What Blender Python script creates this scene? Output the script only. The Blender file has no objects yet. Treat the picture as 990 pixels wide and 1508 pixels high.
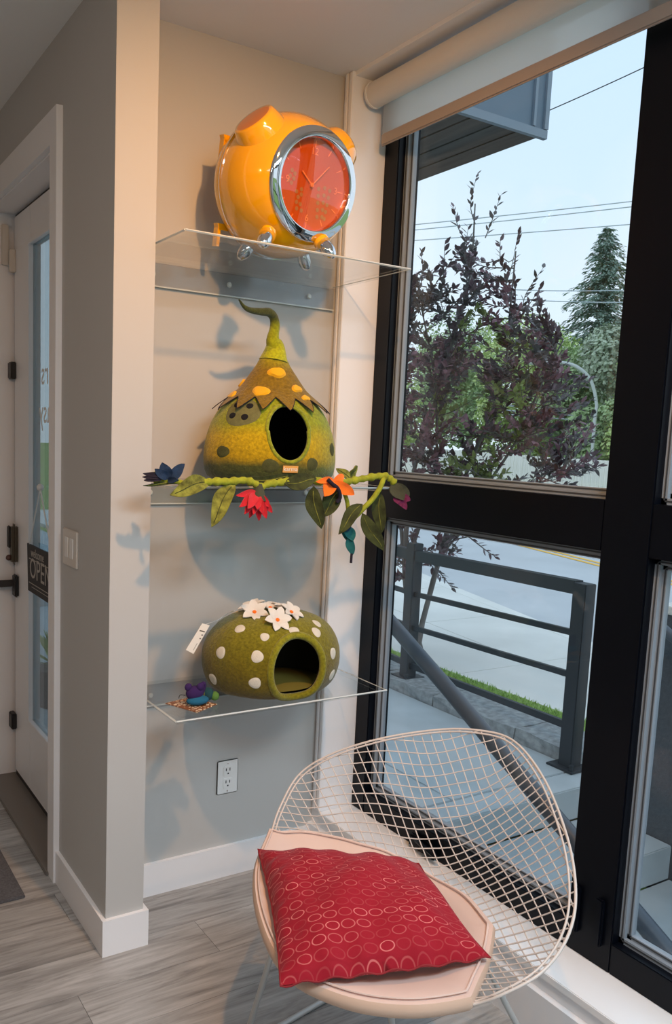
import bpy, bmesh, math, random
import numpy as np
from mathutils import Vector, Matrix, Euler
random.seed(7)
S = bpy.context.scene
COL = S.collection
# ---------------------------------------------------------------- camera
YAW, PITCH, ROLL = 0.54602149, 0.12908498, 0.0386878
FPX, PCX, PCY, EYE = 1240.26, 410.17, 809.18, 1.53
def cam_matrix():
    cy, sy, cp, sp, cr, sr = math.cos(YAW), math.sin(YAW), math.cos(PITCH), math.sin(PITCH), math.cos(ROLL), math.sin(ROLL)
    Ry = np.array([[cy, 0, -sy], [0, 1, 0], [sy, 0, cy]])
    Rx = np.array([[1, 0, 0], [0, cp, -sp], [0, sp, cp]])
    Rz = np.array([[cr, -sr, 0], [sr, cr, 0], [0, 0, 1]])
    return Rz @ Rx @ Ry
CM = cam_matrix()
cd = bpy.data.cameras.new('camera'); cam = bpy.data.objects.new('camera', cd); COL.objects.link(cam)
def w(v): return Vector((v[0], v[2], -v[1]))
xr, yd, zf = w(CM[0]), w(CM[1]), w(CM[2])
m = Matrix.Identity(4)
for i in range(3):
    m[i][0] = xr[i]; m[i][1] = -yd[i]; m[i][2] = -zf[i]
m[2][3] = EYE
cam.matrix_world = m
cd.sensor_fit = 'VERTICAL'; cd.sensor_height = 36; cd.lens = FPX/1508*36
cd.shift_x = (495-PCX)/1508; cd.shift_y = (PCY-754)/1508
cd.clip_start = 0.02; cd.clip_end = 400
S.camera = cam
def ray(px, py):
    c = np.array([(px-PCX)/FPX, (py-PCY)/FPX, 1.0]); d = CM.T @ c
    return Vector((d[0], d[2], -d[1]))
def atY(px, py, Y): d = ray(px, py); return Vector((0, 0, EYE)) + d*(Y/d.y)
def atX(px, py, X): d = ray(px, py); return Vector((0, 0, EYE)) + d*(X/d.x)
def atZ(px, py, Z): d = ray(px, py); return Vector((0, 0, EYE)) + d*((Z-EYE)/d.z)
# ---------------------------------------------------------------- view, world, lights
S.view_settings.view_transform = 'Standard'; S.view_settings.look = 'None'
S.view_settings.gamma = 1; S.view_settings.use_curve_mapping = False
S.view_settings.exposure = 0.0

W = bpy.data.worlds.new('overcast_sky'); S.world = W; W.use_nodes = True
nt = W.node_tree; nt.nodes.clear()
def N(nt, t, **k):
    n = nt.nodes.new(t)
    for a, b in k.items(): setattr(n, a, b)
    return n
tc = N(nt, 'ShaderNodeTexCoord'); sep = N(nt, 'ShaderNodeSeparateXYZ'); nt.links.new(tc.outputs['Generated'], sep.inputs[0])
rp = N(nt, 'ShaderNodeValToRGB'); nt.links.new(sep.outputs['Z'], rp.inputs[0])
rp.color_ramp.elements[0].position = 0.0; rp.color_ramp.elements[0].color = (.66, .77, .84, 1)
rp.color_ramp.elements[1].position = 0.6; rp.color_ramp.elements[1].color = (.48, .67, .88, 1)
nz = N(nt, 'ShaderNodeTexNoise'); nz.inputs['Scale'].default_value = 2.2; nz.inputs['Detail'].default_value = 4; nz.inputs['Roughness'].default_value = .45
nt.links.new(tc.outputs['Generated'], nz.inputs['Vector'])
cr_ = N(nt, 'ShaderNodeValToRGB'); nt.links.new(nz.outputs['Fac'], cr_.inputs[0])
cr_.color_ramp.elements[0].position = .38; cr_.color_ramp.elements[1].position = .62
mx = N(nt, 'ShaderNodeMixRGB'); nt.links.new(cr_.outputs[0], mx.inputs[0]); nt.links.new(rp.outputs[0], mx.inputs[1]); mx.inputs[2].default_value = (.70, .79, .88, 1)
bg = N(nt, 'ShaderNodeBackground'); nt.links.new(mx.outputs[0], bg.inputs[0]); bg.inputs[1].default_value = 1.38
wo = N(nt, 'ShaderNodeOutputWorld'); nt.links.new(bg.outputs[0], wo.inputs[0])
WARM = (1.0, .48, .16)
def spot(name, loc, tgt, energy, size=2.6, blend=1.0, rad=.03, col=WARM):
    l = bpy.data.lights.new(name, 'SPOT'); l.energy = energy; l.spot_size = size; l.spot_blend = blend; l.shadow_soft_size = rad; l.color = col
    o = bpy.data.objects.new(name, l); COL.objects.link(o); o.location = loc
    o.rotation_euler = (Vector(tgt)-Vector(loc)).to_track_quat('-Z', 'Y').to_euler(); return o
CEIL = 2.739
LAMPS = [((.98, 1.05, CEIL-.03), (1.15, 2.0, 1.6), 84, 2.1), ((.35, -.6, CEIL-.03), (.8, 1.4, 1.2), 34, 2.5),
         ((-1.0, 1.6, CEIL-.03), (-.2, 2.4, .6), 22, 2.8), ((-1.2, -.6, CEIL-.03), (-.9, -.3, 0), 20, 2.6)]
for i, (lo, tg, en, sz) in enumerate(LAMPS): spot('ceiling_spot_light', lo, tg, en, sz)

FILL_PANELS = [((1.0, -.25, CEIL-.012), 60), ((-.9, .5, CEIL-.012), 10)]  # cool fill lights added out of view to brighten the room
for (pl, en) in FILL_PANELS:
    l = bpy.data.lights.new('added_fill_light', 'AREA'); l.shape = 'RECTANGLE'; l.size = 1.1; l.size_y = .55; l.energy = en; l.color = (.70, .87, 1.0)
    o = bpy.data.objects.new('added_fill_light', l); COL.objects.link(o); o.location = pl
for (lc, rt_, sx, sy) in (((1.99, .6, 1.45), (0, math.pi/2, 0), 2.5, 3.7), ((.8, -1.46, 1.45), (math.pi/2, 0, 0), 1.6, 2.5)):
    l = bpy.data.lights.new('window_portal', 'AREA'); l.shape = 'RECTANGLE'; l.size = sx; l.size_y = sy; l.cycles.is_portal = True
    o = bpy.data.objects.new('window_portal', l); COL.objects.link(o); o.location = lc; o.rotation_euler = rt_
# ---------------------------------------------------------------- materials
MATS = {}
def new_mat(name):
    m = bpy.data.materials.new(name); m.use_nodes = True; MATS[name] = m
    return m, m.node_tree, m.node_tree.nodes['Principled BSDF']
def mat(name, col, rough=.5, metal=0, var=0.0, vscale=8, bump=0.0, bscale=200, spec=.5, coat=0, sheen=0, stretch=None, emit=None, detail=4):
    m, nt, b = new_mat(name)
    b.inputs['Base Color'].default_value = (*col, 1); b.inputs['Roughness'].default_value = rough; b.inputs['Metallic'].default_value = metal
    b.inputs['Specular IOR Level'].default_value = spec; b.inputs['Coat Weight'].default_value = coat; b.inputs['Coat Roughness'].default_value = .03
    if sheen: b.inputs['Sheen Weight'].default_value = sheen; b.inputs['Sheen Roughness'].default_value = .5
    if emit: b.inputs['Emission Color'].default_value = (*emit, 1); b.inputs['Emission Strength'].default_value = 1
    if var or bump:
        tc = N(nt, 'ShaderNodeTexCoord'); mp = N(nt, 'ShaderNodeMapping'); nt.links.new(tc.outputs['Object'], mp.inputs[0])
        if stretch: mp.inputs['Scale'].default_value = stretch
    if var:
        n = N(nt, 'ShaderNodeTexNoise'); n.inputs['Scale'].default_value = vscale; n.inputs['Detail'].default_value = detail; nt.links.new(mp.outputs[0], n.inputs['Vector'])
        r = N(nt, 'ShaderNodeMapRange'); r.inputs[1].default_value = .3; r.inputs[2].default_value = .7; r.inputs[3].default_value = 1-var; r.inputs[4].default_value = 1+var
        nt.links.new(n.outputs['Fac'], r.inputs[0])
        h = N(nt, 'ShaderNodeVectorMath', operation='SCALE'); h.inputs[0].default_value = col; nt.links.new(r.outputs[0], h.inputs['Scale']); nt.links.new(h.outputs[0], b.inputs['Base Color'])
    if bump:
        n2 = N(nt, 'ShaderNodeTexNoise'); n2.inputs['Scale'].default_value = bscale; n2.inputs['Detail'].default_value = 3; nt.links.new(mp.outputs[0], n2.inputs['Vector'])
        bp = N(nt, 'ShaderNodeBump'); bp.inputs['Strength'].default_value = bump; bp.inputs['Distance'].default_value = .002; nt.links.new(n2.outputs['Fac'], bp.inputs['Height']); nt.links.new(bp.outputs[0], b.inputs['Normal'])
    return m
def glass_mat(name, tint, gloss_rough=0.0, ior=1.45, boost=1.0):
    m = bpy.data.materials.new(name); m.use_nodes = True; nt = m.node_tree; nt.nodes.clear(); MATS[name] = m
    o = N(nt, 'ShaderNodeOutputMaterial'); mix = N(nt, 'ShaderNodeMixShader'); t = N(nt, 'ShaderNodeBsdfTransparent'); g = N(nt, 'ShaderNodeBsdfGlossy'); geo = N(nt, 'ShaderNodeNewGeometry')
    t.inputs[0].default_value = (*tint, 1); g.inputs['Roughness'].default_value = gloss_rough
    dt = N(nt, 'ShaderNodeVectorMath', operation='DOT_PRODUCT'); nt.links.new(geo.outputs['Normal'], dt.inputs[0]); nt.links.new(geo.outputs['Incoming'], dt.inputs[1])
    ab = N(nt, 'ShaderNodeMath', operation='ABSOLUTE'); nt.links.new(dt.outputs['Value'], ab.inputs[0])
    om = N(nt, 'ShaderNodeMath', operation='SUBTRACT'); om.inputs[0].default_value = 1; nt.links.new(ab.outputs[0], om.inputs[1])
    pw = N(nt, 'ShaderNodeMath', operation='POWER'); nt.links.new(om.outputs[0], pw.inputs[0]); pw.inputs[1].default_value = 5
    F0 = ((ior-1)/(ior+1))**2
    mul = N(nt, 'ShaderNodeMath', operation='MULTIPLY_ADD'); mul.inputs[1].default_value = (1-F0)*boost*.8; mul.inputs[2].default_value = F0*boost; mul.use_clamp = True
    nt.links.new(pw.outputs[0], mul.inputs[0]); nt.links.new(mul.outputs[0], mix.inputs[0]); nt.links.new(t.outputs[0], mix.inputs[1]); nt.links.new(g.outputs[0], mix.inputs[2]); nt.links.new(mix.outputs[0], o.inputs[0])
    return m
M_wall = mat('wall_paint', (.53, .525, .505), .75, bump=.04, bscale=300)
M_ceil = mat('ceiling_paint', (.86, .84, .82), .9, bump=.04, bscale=200)
M_trim = mat('white_trim_paint', (.88, .88, .89), .35, bump=.02, bscale=60)
M_sill = mat('white_sill', (.9, .9, .9), .3)
M_black = mat('black_frame', (.002, .003, .006), .35, spec=.18)
M_bead = mat('glazing_bead', (.26, .30, .34), .3)
M_gasket = mat('gasket', (.05, .055, .06), .5)
M_blackmetal = mat('black_metal', (.012, .012, .013), .4)
M_brass = mat('lock_bronze', (.10, .085, .06), .4, metal=.5)
M_glass = glass_mat('window_glass', (.95, .965, .97), 0, 1.3, 1.3)
M_glass2 = glass_mat('door_glass', (.62, .68, .70), 0, 1.5, 1.3)
M_acryl = glass_mat('clear_acrylic', (.965, .97, .965), 0.02, 1.38, 1.0)
M_acedge = mat('acrylic_edge', (.62, .66, .64), .15, spec=.8)
M_acrail = None
M_chrome = mat('chrome', (.82, .82, .83), .04, metal=1)
M_plastic = mat('white_plastic', (.80, .80, .78), .3)
M_plastic2 = mat('warm_white_plastic', (.66, .62, .56), .35)
M_dark = mat('dark_slot', (.01, .01, .01), .6)
M_orange = mat('amber_lacquer', (1.0, .47, .0), .12, coat=1.0, spec=.6)
M_orange2 = mat('amber_lacquer_back', (.88, .42, .0), .12, coat=1.0)
M_podface = mat('pod_face', (.62, .20, .03), .3, coat=.5)
M_dial = mat('amber_dial', (.56, .17, .004), .4)
M_tick = mat('dial_print', (.95, .55, .28), .4)
M_dot = mat('dial_dots', (.45, .42, .30), .3)
M_lens = glass_mat('amber_lens', (1.0, .80, .62), 0, 1.5, 2.2)
M_wire = mat('cream_wire', (.66, .58, .52), .35, spec=.5)
M_pad = mat('blush_leather', (.74, .56, .48), .45, bump=.15, bscale=500, var=.04, vscale=5)
M_padside = mat('tan_leather_edge', (.66, .46, .34), .5, bump=.1, bscale=500)
M_leg = mat('pale_steel', (.52, .52, .50), .3, metal=.3)
M_concrete = mat('concrete', (.47, .54, .57), .85, var=.10, vscale=3, bump=.3, bscale=60)
M_sidewalk = mat('sidewalk_concrete', (.76, .77, .73), .9, var=.08, vscale=1.5, bump=.2, bscale=60)
M_curb = mat('rough_curb', (.30, .33, .34), .95, var=.3, vscale=25, bump=.9, bscale=40)
M_asphalt = mat('asphalt', (.52, .55, .57), .9, var=.08, vscale=.8, bump=.3, bscale=90)
M_yellow = mat('road_paint_yellow', (.85, .50, .08), .8)
M_grass = mat('grass', (.34, .52, .14), .8, var=.3, vscale=30)
M_lawn = mat('verge', (.26, .38, .10), .9, var=.3, vscale=6)
M_rail = mat('railing_paint', (.028, .036, .044), .45, spec=.3)
M_pipe = mat('handrail_paint', (.075, .095, .12), .4)
M_stucco = mat('dark_stucco', (.075, .09, .105), .9, var=.12, vscale=60, bump=.6, bscale=120)
M_soffit = mat('soffit_wood', (.070, .062, .058), .7, var=.3, vscale=4, stretch=(8, 1, 1))
M_fascia = mat('canopy_fascia', (.13, .19, .25), .45, var=.06, vscale=5)
M_fence = mat('bleached_fence', (.84, .81, .76), .85, var=.12, vscale=2, stretch=(4, 4, .6))
M_bark = mat('bark', (.16, .15, .145), .85, var=.2, vscale=15)
M_bark2 = mat('grey_bark', (.20, .18, .16), .9)
M_house = mat('pale_siding', (.70, .70, .68), .8)
M_roof = mat('dark_shingle', (.16, .16, .17), .9)
def leafmat(name, col, var=.35):
    return mat(name, col, .55, var=var, vscale=1.8, detail=5)
M_lp = [leafmat('plum_leaf', (.15, .10, .12)), leafmat('maroon_leaf', (.24, .12, .145)), leafmat('lit_green_leaf', (.26, .31, .10)), leafmat('dark_leaf', (.13, .12, .125))]  # the green one carries the light on inner leaves as colour
M_conifer = leafmat('conifer_needles', (.24, .33, .27)); M_green = leafmat('green_foliage', (.33, .45, .22)); M_green2 = leafmat('bright_green_foliage', (.48, .60, .24)); M_green3 = leafmat('grey_green_foliage', (.38, .45, .33))
M_mat = mat('doormat_border', (.10, .10, .11), .95, bump=.8, bscale=300, var=.25, vscale=150)
M_mat2 = mat('doormat_rib', (.07, .07, .075), .95, bump=.8, bscale=300)
M_felt_white = mat('white_felt', (.82, .78, .70), .95, bump=.5, bscale=400, sheen=.3)
M_spot = mat('cream_felt', (.72, .66, .54), .95, bump=.6, bscale=350, var=.06, vscale=60)
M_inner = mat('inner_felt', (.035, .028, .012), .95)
M_innerfloor = mat('inner_felt_floor', (.20, .17, .02), .95, bump=.5, bscale=300)
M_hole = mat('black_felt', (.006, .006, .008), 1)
def felt_mat(name, stops, axis='Z', lo=0, hi=1, nscale=14, namt=.12, extra=None):
    m, nt, b = new_mat(name)
    b.inputs['Roughness'].default_value = .95; b.inputs['Sheen Weight'].default_value = .25; b.inputs['Specular IOR Level'].default_value = .15
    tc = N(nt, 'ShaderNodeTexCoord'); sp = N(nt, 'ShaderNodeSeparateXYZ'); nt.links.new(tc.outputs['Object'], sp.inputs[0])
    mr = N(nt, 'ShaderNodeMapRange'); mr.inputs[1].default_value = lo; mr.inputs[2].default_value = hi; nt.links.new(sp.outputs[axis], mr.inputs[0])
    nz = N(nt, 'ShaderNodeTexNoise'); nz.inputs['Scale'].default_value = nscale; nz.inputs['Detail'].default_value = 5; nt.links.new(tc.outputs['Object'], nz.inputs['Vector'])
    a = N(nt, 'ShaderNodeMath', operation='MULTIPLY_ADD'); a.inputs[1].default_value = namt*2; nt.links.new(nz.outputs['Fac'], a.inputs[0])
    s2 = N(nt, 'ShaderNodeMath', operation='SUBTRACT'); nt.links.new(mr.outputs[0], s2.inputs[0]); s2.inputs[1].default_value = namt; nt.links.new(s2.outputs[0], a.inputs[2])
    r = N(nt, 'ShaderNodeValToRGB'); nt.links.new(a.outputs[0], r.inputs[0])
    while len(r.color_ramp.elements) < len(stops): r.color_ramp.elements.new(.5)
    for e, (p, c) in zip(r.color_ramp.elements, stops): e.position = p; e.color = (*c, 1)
    out = r.outputs[0]
    if extra: # second colour towards one side (x)
        ax, l2, h2, c2 = extra
        m2 = N(nt, 'ShaderNodeMapRange'); m2.inputs[1].default_value = l2; m2.inputs[2].default_value = h2; nt.links.new(sp.outputs[ax], m2.inputs[0])
        mm = N(nt, 'ShaderNodeMixRGB'); nt.links.new(m2.outputs[0], mm.inputs[0]); nt.links.new(out, mm.inputs[1]); mm.inputs[2].default_value = (*c2, 1); out = mm.outputs[0]
    n3 = N(nt, 'ShaderNodeTexNoise'); n3.inputs['Scale'].default_value = 120; n3.inputs['Detail'].default_value = 3; nt.links.new(tc.outputs['Object'], n3.inputs['Vector'])
    mr3 = N(nt, 'ShaderNodeMapRange'); mr3.inputs[1].default_value = .3; mr3.inputs[2].default_value = .7; mr3.inputs[3].default_value = .72; mr3.inputs[4].default_value = 1.25; nt.links.new(n3.outputs['Fac'], mr3.inputs[0])
    sc = N(nt, 'ShaderNodeVectorMath', operation='SCALE'); nt.links.new(out, sc.inputs[0]); nt.links.new(mr3.outputs[0], sc.inputs['Scale']); nt.links.new(sc.outputs[0], b.inputs['Base Color'])
    n2 = N(nt, 'ShaderNodeTexNoise'); n2.inputs['Scale'].default_value = 90; n2.inputs['Detail'].default_value = 6; n2.inputs['Distortion'].default_value = 1.2; nt.links.new(tc.outputs['Object'], n2.inputs['Vector'])
    bp = N(nt, 'ShaderNodeBump'); bp.inputs['Strength'].default_value = .7; bp.inputs['Distance'].default_value = .004; nt.links.new(n2.outputs['Fac'], bp.inputs['Height']); nt.links.new(bp.outputs[0], b.inputs['Normal'])
    return m
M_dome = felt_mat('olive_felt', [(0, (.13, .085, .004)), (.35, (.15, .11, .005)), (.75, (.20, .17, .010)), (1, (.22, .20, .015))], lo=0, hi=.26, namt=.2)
M_domelip = felt_mat('light_olive_felt', [(0, (.20, .17, .008)), (1, (.26, .24, .015))], lo=0, hi=.2)
M_gourd = felt_mat('gourd_felt', [(0, (.055, .07, .02)), (.17, (.07, .08, .018)), (.27, (.42, .27, .006)), (.45, (.50, .34, .008)), (.60, (.28, .30, .012)), (1, (.26, .30, .012))], lo=0, hi=.30, nscale=9, namt=.10, extra=('X', .03, .26, (.13, .24, .02)))
M_hat = felt_mat('hat_felt', [(0, (.21, .13, .008)), (.55, (.22, .135, .008)), (.8, (.34, .30, .01)), (1, (.38, .38, .01))], lo=.24, hi=.42, namt=.06)
M_stem = felt_mat('stem_felt', [(0, (.40, .42, .01)), (.45, (.22, .25, .012)), (.60, (.05, .065, .014)), (1, (.035, .045, .02))], lo=.40, hi=.56, namt=.05)
M_yel = mat('yellow_felt', (.80, .42, .004), .95, bump=.6, bscale=300, sheen=.2)
M_gpatch = mat('grey_green_felt', (.15, .15, .055), .95, bump=.6, bscale=300, var=.15, vscale=60)
M_gspot = mat('dark_green_felt', (.065, .07, .018), .95, bump=.6, bscale=300, var=.2, vscale=80)
M_vine = mat('lime_felt', (.30, .33, .02), .95, bump=.7, bscale=250, var=.25, vscale=40)
M_leafa = mat('mottled_leaf_felt', (.19, .20, .03), .95, bump=.7, bscale=200, var=.65, vscale=45, detail=6)
M_leafb = mat('dark_leaf_felt', (.040, .050, .011), .95, bump=.7, bscale=200, var=.5, vscale=40, detail=6)
M_blue = mat('blue_felt', (.012, .035, .085), .95, bump=.5, bscale=250, var=.3, vscale=50)
M_navy = mat('dark_purple_felt', (.014, .010, .022), .95, bump=.5, bscale=250)
M_red = mat('crimson_felt', (.55, .008, .020), .95, bump=.4, bscale=250, sheen=.3)
M_orangef = mat('orange_felt', (.95, .18, .006), .95, bump=.4, bscale=250, sheen=.3)
M_plum = mat('plum_felt', (.17, .018, .07), .95, bump=.4, bscale=250)
M_teal = mat('teal_felt', (.01, .12, .12), .95, bump=.4, bscale=250)
M_calyx = mat('calyx_felt', (.055, .060, .035), .95, bump=.4, bscale=250)
M_purple = mat('purple_felt', (.035, .010, .085), .95, bump=.4, bscale=300)
M_mouseblue = mat('blue_teal_felt', (.01, .12, .22), .95, bump=.4, bscale=300)
M_lime = mat('yellow_green_felt', (.26, .28, .02), .95, bump=.4, bscale=300)
M_mgreen = mat('grass_green_felt', (.10, .22, .04), .95, bump=.4, bscale=300)
M_dteal = mat('deep_teal_felt', (.012, .06, .07), .95)
M_paper = mat('tag_paper', (.78, .72, .62), .7); M_ink = mat('tag_ink', (.12, .10, .08), .7)
M_label = mat('label_orange', (.80, .40, .10), .6); M_white = mat('white_print', (.85, .85, .82), .5)
M_shade = mat('roller_blind_fabric', (.70, .69, .66), .8, bump=.2, bscale=500)
M_rollf = mat('rolled_fabric', (.72, .70, .66), .8)
M_hem = mat('blind_hem', (.40, .34, .30), .6)
M_sign = mat('sign_black', (.012, .010, .012), .6)
M_signp = mat('sign_print', (.45, .42, .38), .6)
M_lampglow = mat('lamp_lens', (1, .9, .7), .5, emit=(1, .75, .5))
# blind fabric: let light through
nt = M_shade.node_tree; b = nt.nodes['Principled BSDF']; out = nt.nodes['Material Output']
tl = N(nt, 'ShaderNodeBsdfTranslucent'); tl.inputs[0].default_value = (.85, .85, .83, 1); tp = N(nt, 'ShaderNodeBsdfTransparent')
mxa = N(nt, 'ShaderNodeMixShader'); mxa.inputs[0].default_value = .75; nt.links.new(b.outputs[0], mxa.inputs[1]); nt.links.new(tl.outputs[0], mxa.inputs[2])
mxb = N(nt, 'ShaderNodeMixShader'); mxb.inputs[0].default_value = .22; nt.links.new(mxa.outputs[0], mxb.inputs[1]); nt.links.new(tp.outputs[0], mxb.inputs[2]); nt.links.new(mxb.outputs[0], out.inputs[0])
# wood-look vinyl
def floor_mat():
    m, nt, b = new_mat('vinyl_plank'); b.inputs['Roughness'].default_value = .42
    tc = N(nt, 'ShaderNodeTexCoord'); oi = N(nt, 'ShaderNodeObjectInfo')
    ad = N(nt, 'ShaderNodeVectorMath', operation='ADD'); nt.links.new(tc.outputs['Object'], ad.inputs[0])
    rs = N(nt, 'ShaderNodeVectorMath', operation='SCALE'); rs.inputs[0].default_value = (17, 9, 5); nt.links.new(oi.outputs['Random'], rs.inputs['Scale']); nt.links.new(rs.outputs[0], ad.inputs[1])
    mp = N(nt, 'ShaderNodeMapping'); mp.inputs['Scale'].default_value = (1.6, 13, 1); nt.links.new(ad.outputs[0], mp.inputs[0])
    n1 = N(nt, 'ShaderNodeTexNoise'); n1.inputs['Scale'].default_value = 1.4; n1.inputs['Detail'].default_value = 8; n1.inputs['Roughness'].default_value = .65; n1.inputs['Distortion'].default_value = 1.1; nt.links.new(mp.outputs[0], n1.inputs['Vector'])
    mp2 = N(nt, 'ShaderNodeMapping'); mp2.inputs['Scale'].default_value = (3, 70, 1); nt.links.new(ad.outputs[0], mp2.inputs[0])
    n2 = N(nt, 'ShaderNodeTexNoise'); n2.inputs['Scale'].default_value = 1.5; n2.inputs['Detail'].default_value = 5; nt.links.new(mp2.outputs[0], n2.inputs['Vector'])
    r = N(nt, 'ShaderNodeValToRGB'); cr = r.color_ramp; cr.elements[0].position = .30; cr.elements[0].color = (.20, .19, .18, 1); cr.elements[1].position = .72; cr.elements[1].color = (.52, .51, .495, 1)
    e = cr.elements.new(.5); e.color = (.36, .35, .335, 1)
    mx = N(nt, 'ShaderNodeMath', operation='MULTIPLY_ADD'); nt.links.new(n2.outputs['Fac'], mx.inputs[0]); mx.inputs[1].default_value = .35
    sb = N(nt, 'ShaderNodeMath', operation='SUBTRACT'); nt.links.new(n1.outputs['Fac'], sb.inputs[0]); sb.inputs[1].default_value = .175; nt.links.new(sb.outputs[0], mx.inputs[2])
    nt.links.new(mx.outputs[0], r.inputs[0])
    br = N(nt, 'ShaderNodeMapRange'); br.inputs[3].default_value = .88; br.inputs[4].default_value = 1.1; nt.links.new(oi.outputs['Random'], br.inputs[0])
    sc = N(nt, 'ShaderNodeVectorMath', operation='SCALE'); nt.links.new(r.outputs[0], sc.inputs[0]); nt.links.new(br.outputs[0], sc.inputs['Scale']); nt.links.new(sc.outputs[0], b.inputs['Base Color'])
    bp = N(nt, 'ShaderNodeBump'); bp.inputs['Strength'].default_value = .15; bp.inputs['Distance'].default_value = .001; nt.links.new(n2.outputs['Fac'], bp.inputs['Height']); nt.links.new(bp.outputs[0], b.inputs['Normal'])
    return m
M_floor = floor_mat()
def pillow_mat():
    m, nt, b = new_mat('red_oval_fabric'); b.inputs['Roughness'].default_value = .8; b.inputs['Sheen Weight'].default_value = .08; b.inputs['Specular IOR Level'].default_value = .2
    uv = N(nt, 'ShaderNodeUVMap'); uv.uv_map = 'UVMap'
    mp = N(nt, 'ShaderNodeMapping'); mp.inputs['Scale'].default_value = (12.5, 15.5, 1); nt.links.new(uv.outputs[0], mp.inputs[0])
    fl = N(nt, 'ShaderNodeVectorMath', operation='FLOOR'); fr = N(nt, 'ShaderNodeVectorMath', operation='FRACTION'); nt.links.new(mp.outputs[0], fl.inputs[0]); nt.links.new(mp.outputs[0], fr.inputs[0])
    wn = N(nt, 'ShaderNodeTexWhiteNoise'); wn.noise_dimensions = '3D'; nt.links.new(fl.outputs[0], wn.inputs['Vector'])
    sb = N(nt, 'ShaderNodeVectorMath', operation='SUBTRACT'); nt.links.new(fr.outputs[0], sb.inputs[0]); sb.inputs[1].default_value = (.5, .5, .0)
    ml = N(nt, 'ShaderNodeVectorMath', operation='MULTIPLY'); nt.links.new(sb.outputs[0], ml.inputs[0]); ml.inputs[1].default_value = (.9, 1.12, 0)
    ln = N(nt, 'ShaderNodeVectorMath', operation='LENGTH'); nt.links.new(ml.outputs[0], ln.inputs[0])
    d = N(nt, 'ShaderNodeMath', operation='SUBTRACT'); nt.links.new(ln.outputs['Value'], d.inputs[0]); d.inputs[1].default_value = .38
    ab = N(nt, 'ShaderNodeMath', operation='ABSOLUTE'); nt.links.new(d.outputs[0], ab.inputs[0])
    rg = N(nt, 'ShaderNodeMapRange'); rg.inputs[1].default_value = .022; rg.inputs[2].default_value = .045; rg.inputs[3].default_value = 1; rg.inputs[4].default_value = 0; nt.links.new(ab.outputs[0], rg.inputs[0])
    pw = N(nt, 'ShaderNodeMath', operation='POWER'); nt.links.new(wn.outputs['Value'], pw.inputs[0]); pw.inputs[1].default_value = 2.2
    rm = N(nt, 'ShaderNodeMath', operation='MULTIPLY_ADD'); nt.links.new(pw.outputs[0], rm.inputs[0]); rm.inputs[1].default_value = .65; rm.inputs[2].default_value = .10
    mk = N(nt, 'ShaderNodeMath', operation='MULTIPLY'); nt.links.new(rg.outputs[0], mk.inputs[0]); nt.links.new(rm.outputs[0], mk.inputs[1])
    mc = N(nt, 'ShaderNodeMixRGB'); nt.links.new(mk.outputs[0], mc.inputs[0]); mc.inputs[1].default_value = (.32, .008, .020, 1); mc.inputs[2].default_value = (.85, .25, .23, 1)
    nt.links.new(mc.outputs[0], b.inputs['Base Color'])
    t = N(nt, 'ShaderNodeTexCoord'); n2 = N(nt, 'ShaderNodeTexNoise'); n2.inputs['Scale'].default_value = 14; n2.inputs['Detail'].default_value = 2; n2.inputs['Distortion'].default_value = 1.0; nt.links.new(t.outputs['Object'], n2.inputs['Vector'])
    ws = N(nt, 'ShaderNodeMath', operation='MULTIPLY_ADD'); nt.links.new(mk.outputs[0], ws.inputs[0]); ws.inputs[1].default_value = .06; nt.links.new(n2.outputs['Fac'], ws.inputs[2])
    bp = N(nt, 'ShaderNodeBump'); bp.inputs['Strength'].default_value = .5; bp.inputs['Distance'].default_value = .012; nt.links.new(ws.outputs[0], bp.inputs['Height']); nt.links.new(bp.outputs[0], b.inputs['Normal'])
    return m
M_pillow = pillow_mat()

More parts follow.
